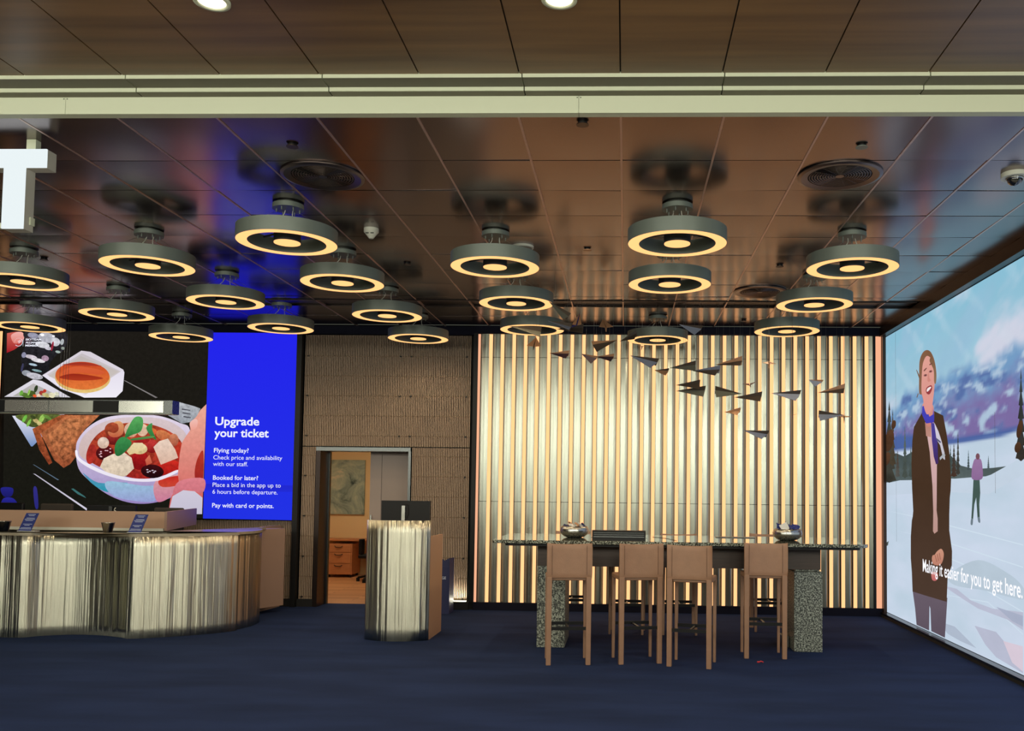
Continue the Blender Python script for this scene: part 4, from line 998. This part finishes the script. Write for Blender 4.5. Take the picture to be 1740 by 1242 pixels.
# ------------------------------------------------------------------ flock of folded planes
def unit_plane():
    """nose at the origin, tail at x=1, keel hanging to z=-1 at the tail, wings along y"""
    m = MB()
    v = [(0,0,0), (1,.035,0), (1,-.035,0), (1,0,-1), (1,.9,.25), (1,-.9,.25)]
    m.add([v[0], v[3], v[1]], [(0,1,2)], 0); m.add([v[0], v[2], v[3]], [(0,1,2)], 0)
    m.add([v[0], v[1], v[4]], [(0,1,2)], 1); m.add([v[0], v[5], v[2]], [(0,1,2)], 1)
    return m
planes = [ # nose, tail, keel tip, depth, keel material, wing material, label
 ((933,512),(966,538),(956,542),8.6,'plane_green','plane_dark','dull grey metal paper plane nearest the ring lamp rim, pointing up left'),
 ((931,545),(970,556),(967,560),9.5,'plane_slate','plane_dark','pale slate paper plane overlapping the blue-bellied one at upper left'),
 ((946,559),(991,558),(990,566),9.7,'plane_dark','plane_dark','dark flat paper plane just under the pale slate one at upper left'),
 ((866,554),(919,564),(918,572),9.4,'plane_green','plane_dark','largest grey paper plane hanging before the lit ring lamp'),
 ((934,600),(967,601),(961,609),9.9,'plane_purple','plane_tan','leftmost purple paper plane pointing left before the slat wall'),
 ((988,601),(1014,609),(1004,618),10.3,'plane_mauve','plane_tan','mauve paper plane nosing down between two purple ones'),
 ((1013,606),(1043,606),(1038,614),10.5,'plane_purple','plane_tan','purple paper plane right behind the mauve one'),
 ((1048,578),(1007,586),(1014,598),10.0,'plane_dark','plane_tan','dark brown paper plane with its nose raised to the right'),
 ((1053,580),(1082,567),(1078,576),10.3,'plane_dark','plane_dark','brown paper plane touching the left edge of the far central ring lamp'),
 ((1071,604),(1117,616),(1105,625),9.9,'plane_slate','plane_dark','long slate paper plane below the far central ring lamp'),
 ((1112,629),(1136,630),(1131,638),10.5,'plane_tan','plane_dark','small tan paper plane below the long slate one'),
 ((1138,625),(1182,620),(1182,630),10.1,'plane_green','plane_dark','flat olive paper plane, upper of the central pair'),
 ((1177,630),(1223,628),(1215,638),10.2,'plane_dark','plane_slate','dark brown paper plane with a pale slate wing behind the olive one'),
 ((1215,620),(1261,613),(1258,621),10.3,'plane_dark','plane_tan','dark paper plane flying highest in the central group'),
 ((1149,654),(1189,652),(1189,661),10.4,'plane_dark','plane_dark','dark paper plane stacked directly over an olive one'),
 ((1149,664),(1198,663),(1195,674),10.5,'plane_green','plane_dark','olive paper plane stacked directly under a dark one'),
 ((1261,669),(1215,663),(1217,675),9.8,'plane_green','plane_dark','olive paper plane whose nose points right'),
 ((1248,675),(1294,673),(1292,682),10.0,'plane_dark','plane_dark','dark paper plane just right of the right-pointing olive one'),
 ((1231,700),(1258,697),(1253,705),10.5,'plane_tan','plane_tan','copper tan paper plane flying low in the centre'),
 ((1263,731),(1304,738),(1294,746),10.1,'plane_slate','plane_dark','slate paper plane lowest of the whole flock'),
 ((1311,668),(1359,670),(1352,681),9.75,'plane_slate','plane_dark','slate paper plane level with its wing, right of centre'),
 ((1374,645),(1397,649),(1385,657),9.85,'plane_slate','plane_tan','small slate paper plane with tan tail, high on the right'),
 ((1390,667),(1435,660),(1433,668),10.1,'plane_dark','plane_tan','dark paper plane on the far right, upper one'),
 ((1435,705),(1391,704),(1393,715),10.0,'plane_slate','plane_dark','pale slate paper plane on the far right whose nose points right'),
 ((1154,551),(1192,559),(1180,569),9.6,'plane_slate','plane_dark','slate paper plane at ring height, right of the far central lamp'),
]
for (N, T, K, Y, mk, mw, lb) in planes:
    n_ = W(*N, Y=Y); t_ = W(*T, Y=Y+.05); k_ = W(*K, Y=Y-.02)
    ax = (t_-n_); L = ax.length; ex = ax/L; dn = (t_-k_); dn -= ex*dn.dot(ex); D = dn.length; ez = dn/D; ey = ez.cross(ex)
    h = max(D, .045)
    root = thing('paper_plane', lb, 'ornament', n_, group='flock of folded metal planes')
    off = (k_-t_).dot(ex)/L
    m = unit_plane()
    for i, v in enumerate(m.v):
        q = ex*(v[0]*L)+ey*(v[1]*L*.22)+ez*(v[2]*h if v[2] < 0 else v[2]*h*.3)
        if v[2] == -1: q += ex*off*L
        m.v[i] = tuple(q)
    body = m.build('folded_body', [mk, mw], root); s = body.modifiers.new('s', 'SOLIDIFY'); s.thickness = .002
    for f_, dx in ((.3, 0), (.95, 0)):
        p = ex*(L*f_)
        MB().tube([p, (p.x, p.y, H-n_.z)], .0009, 4).build('wire', 'wire_steel', root)
birds = [ # left wing tip, right wing tip, keel tip, nose offset (px up), depth
 ((972,551),(988,551),(971,556),(986,531),9.5,'plane_blue','plane_tan','tan winged paper plane with a vivid blue belly'),
 ((1018,555),(1042,555),(1030,564),(1024,542),9.8,'plane_tan','plane_tan','tan paper plane seen from below, nose up under the ceiling'),
 ((895,587),(919,588),(906,595),(911,573),9.9,'plane_dark','plane_tan','tan winged paper plane with dark belly below the left ring lamp'),
 ((1079,586),(1103,588),(1090,595),(1091,588),10.4,'plane_mauve','plane_tan','small tan paper plane seen head-on under the far central ring lamp'),
 ((1261,652),(1286,648),(1276,660),(1274,655),10.3,'plane_tan','plane_mauve','tan paper plane seen head-on with one raised wing, left of the two'),
 ((1295,616),(1319,618),(1307,626),(1306,614),9.75,'plane_tan','plane_tan','tan paper plane seen head-on, high above the right bowl'),
 ((1338,704),(1355,703),(1347,713),(1346,705),9.85,'plane_mauve','plane_tan','tiny tan paper plane seen head-on at lower right'),
 ((1421,707),(1448,708),(1434,719),(1434,706),10.2,'plane_tan','plane_tan','copper tan paper plane lowest at far right, tail toward viewer')]
for (A, B, K, N, Y, mk, mw, lb) in birds:
    a = W(*A, Y=Y); b2 = W(*B, Y=Y); k_ = W(*K, Y=Y); n_ = W(*N, Y=Y+.22)
    c_ = W((A[0]+B[0])/2, (A[1]+B[1])/2+1.5, Y=Y)
    root = thing('paper_plane', lb, 'ornament', n_, group='flock of folded metal planes')
    m = MB(); e1 = c_+Vector((-.006, 0, 0)); e2 = c_+Vector((.006, 0, 0))
    for tri, mi in (((n_, e1, k_), 0), ((n_, k_, e2), 0), ((n_, a, e1), 1), ((n_, e2, b2), 1)): m.add([tuple(p-n_) for p in tri], [(0,1,2)], mi)
    body = m.build('folded_body', [mk, mw], root); s = body.modifiers.new('s', 'SOLIDIFY'); s.thickness = .002
    for q in (Vector((0, 0, 0)), c_-n_): MB().tube([q, (q.x, q.y, H-n_.z)], .0009, 4).build('wire', 'wire_steel', root)
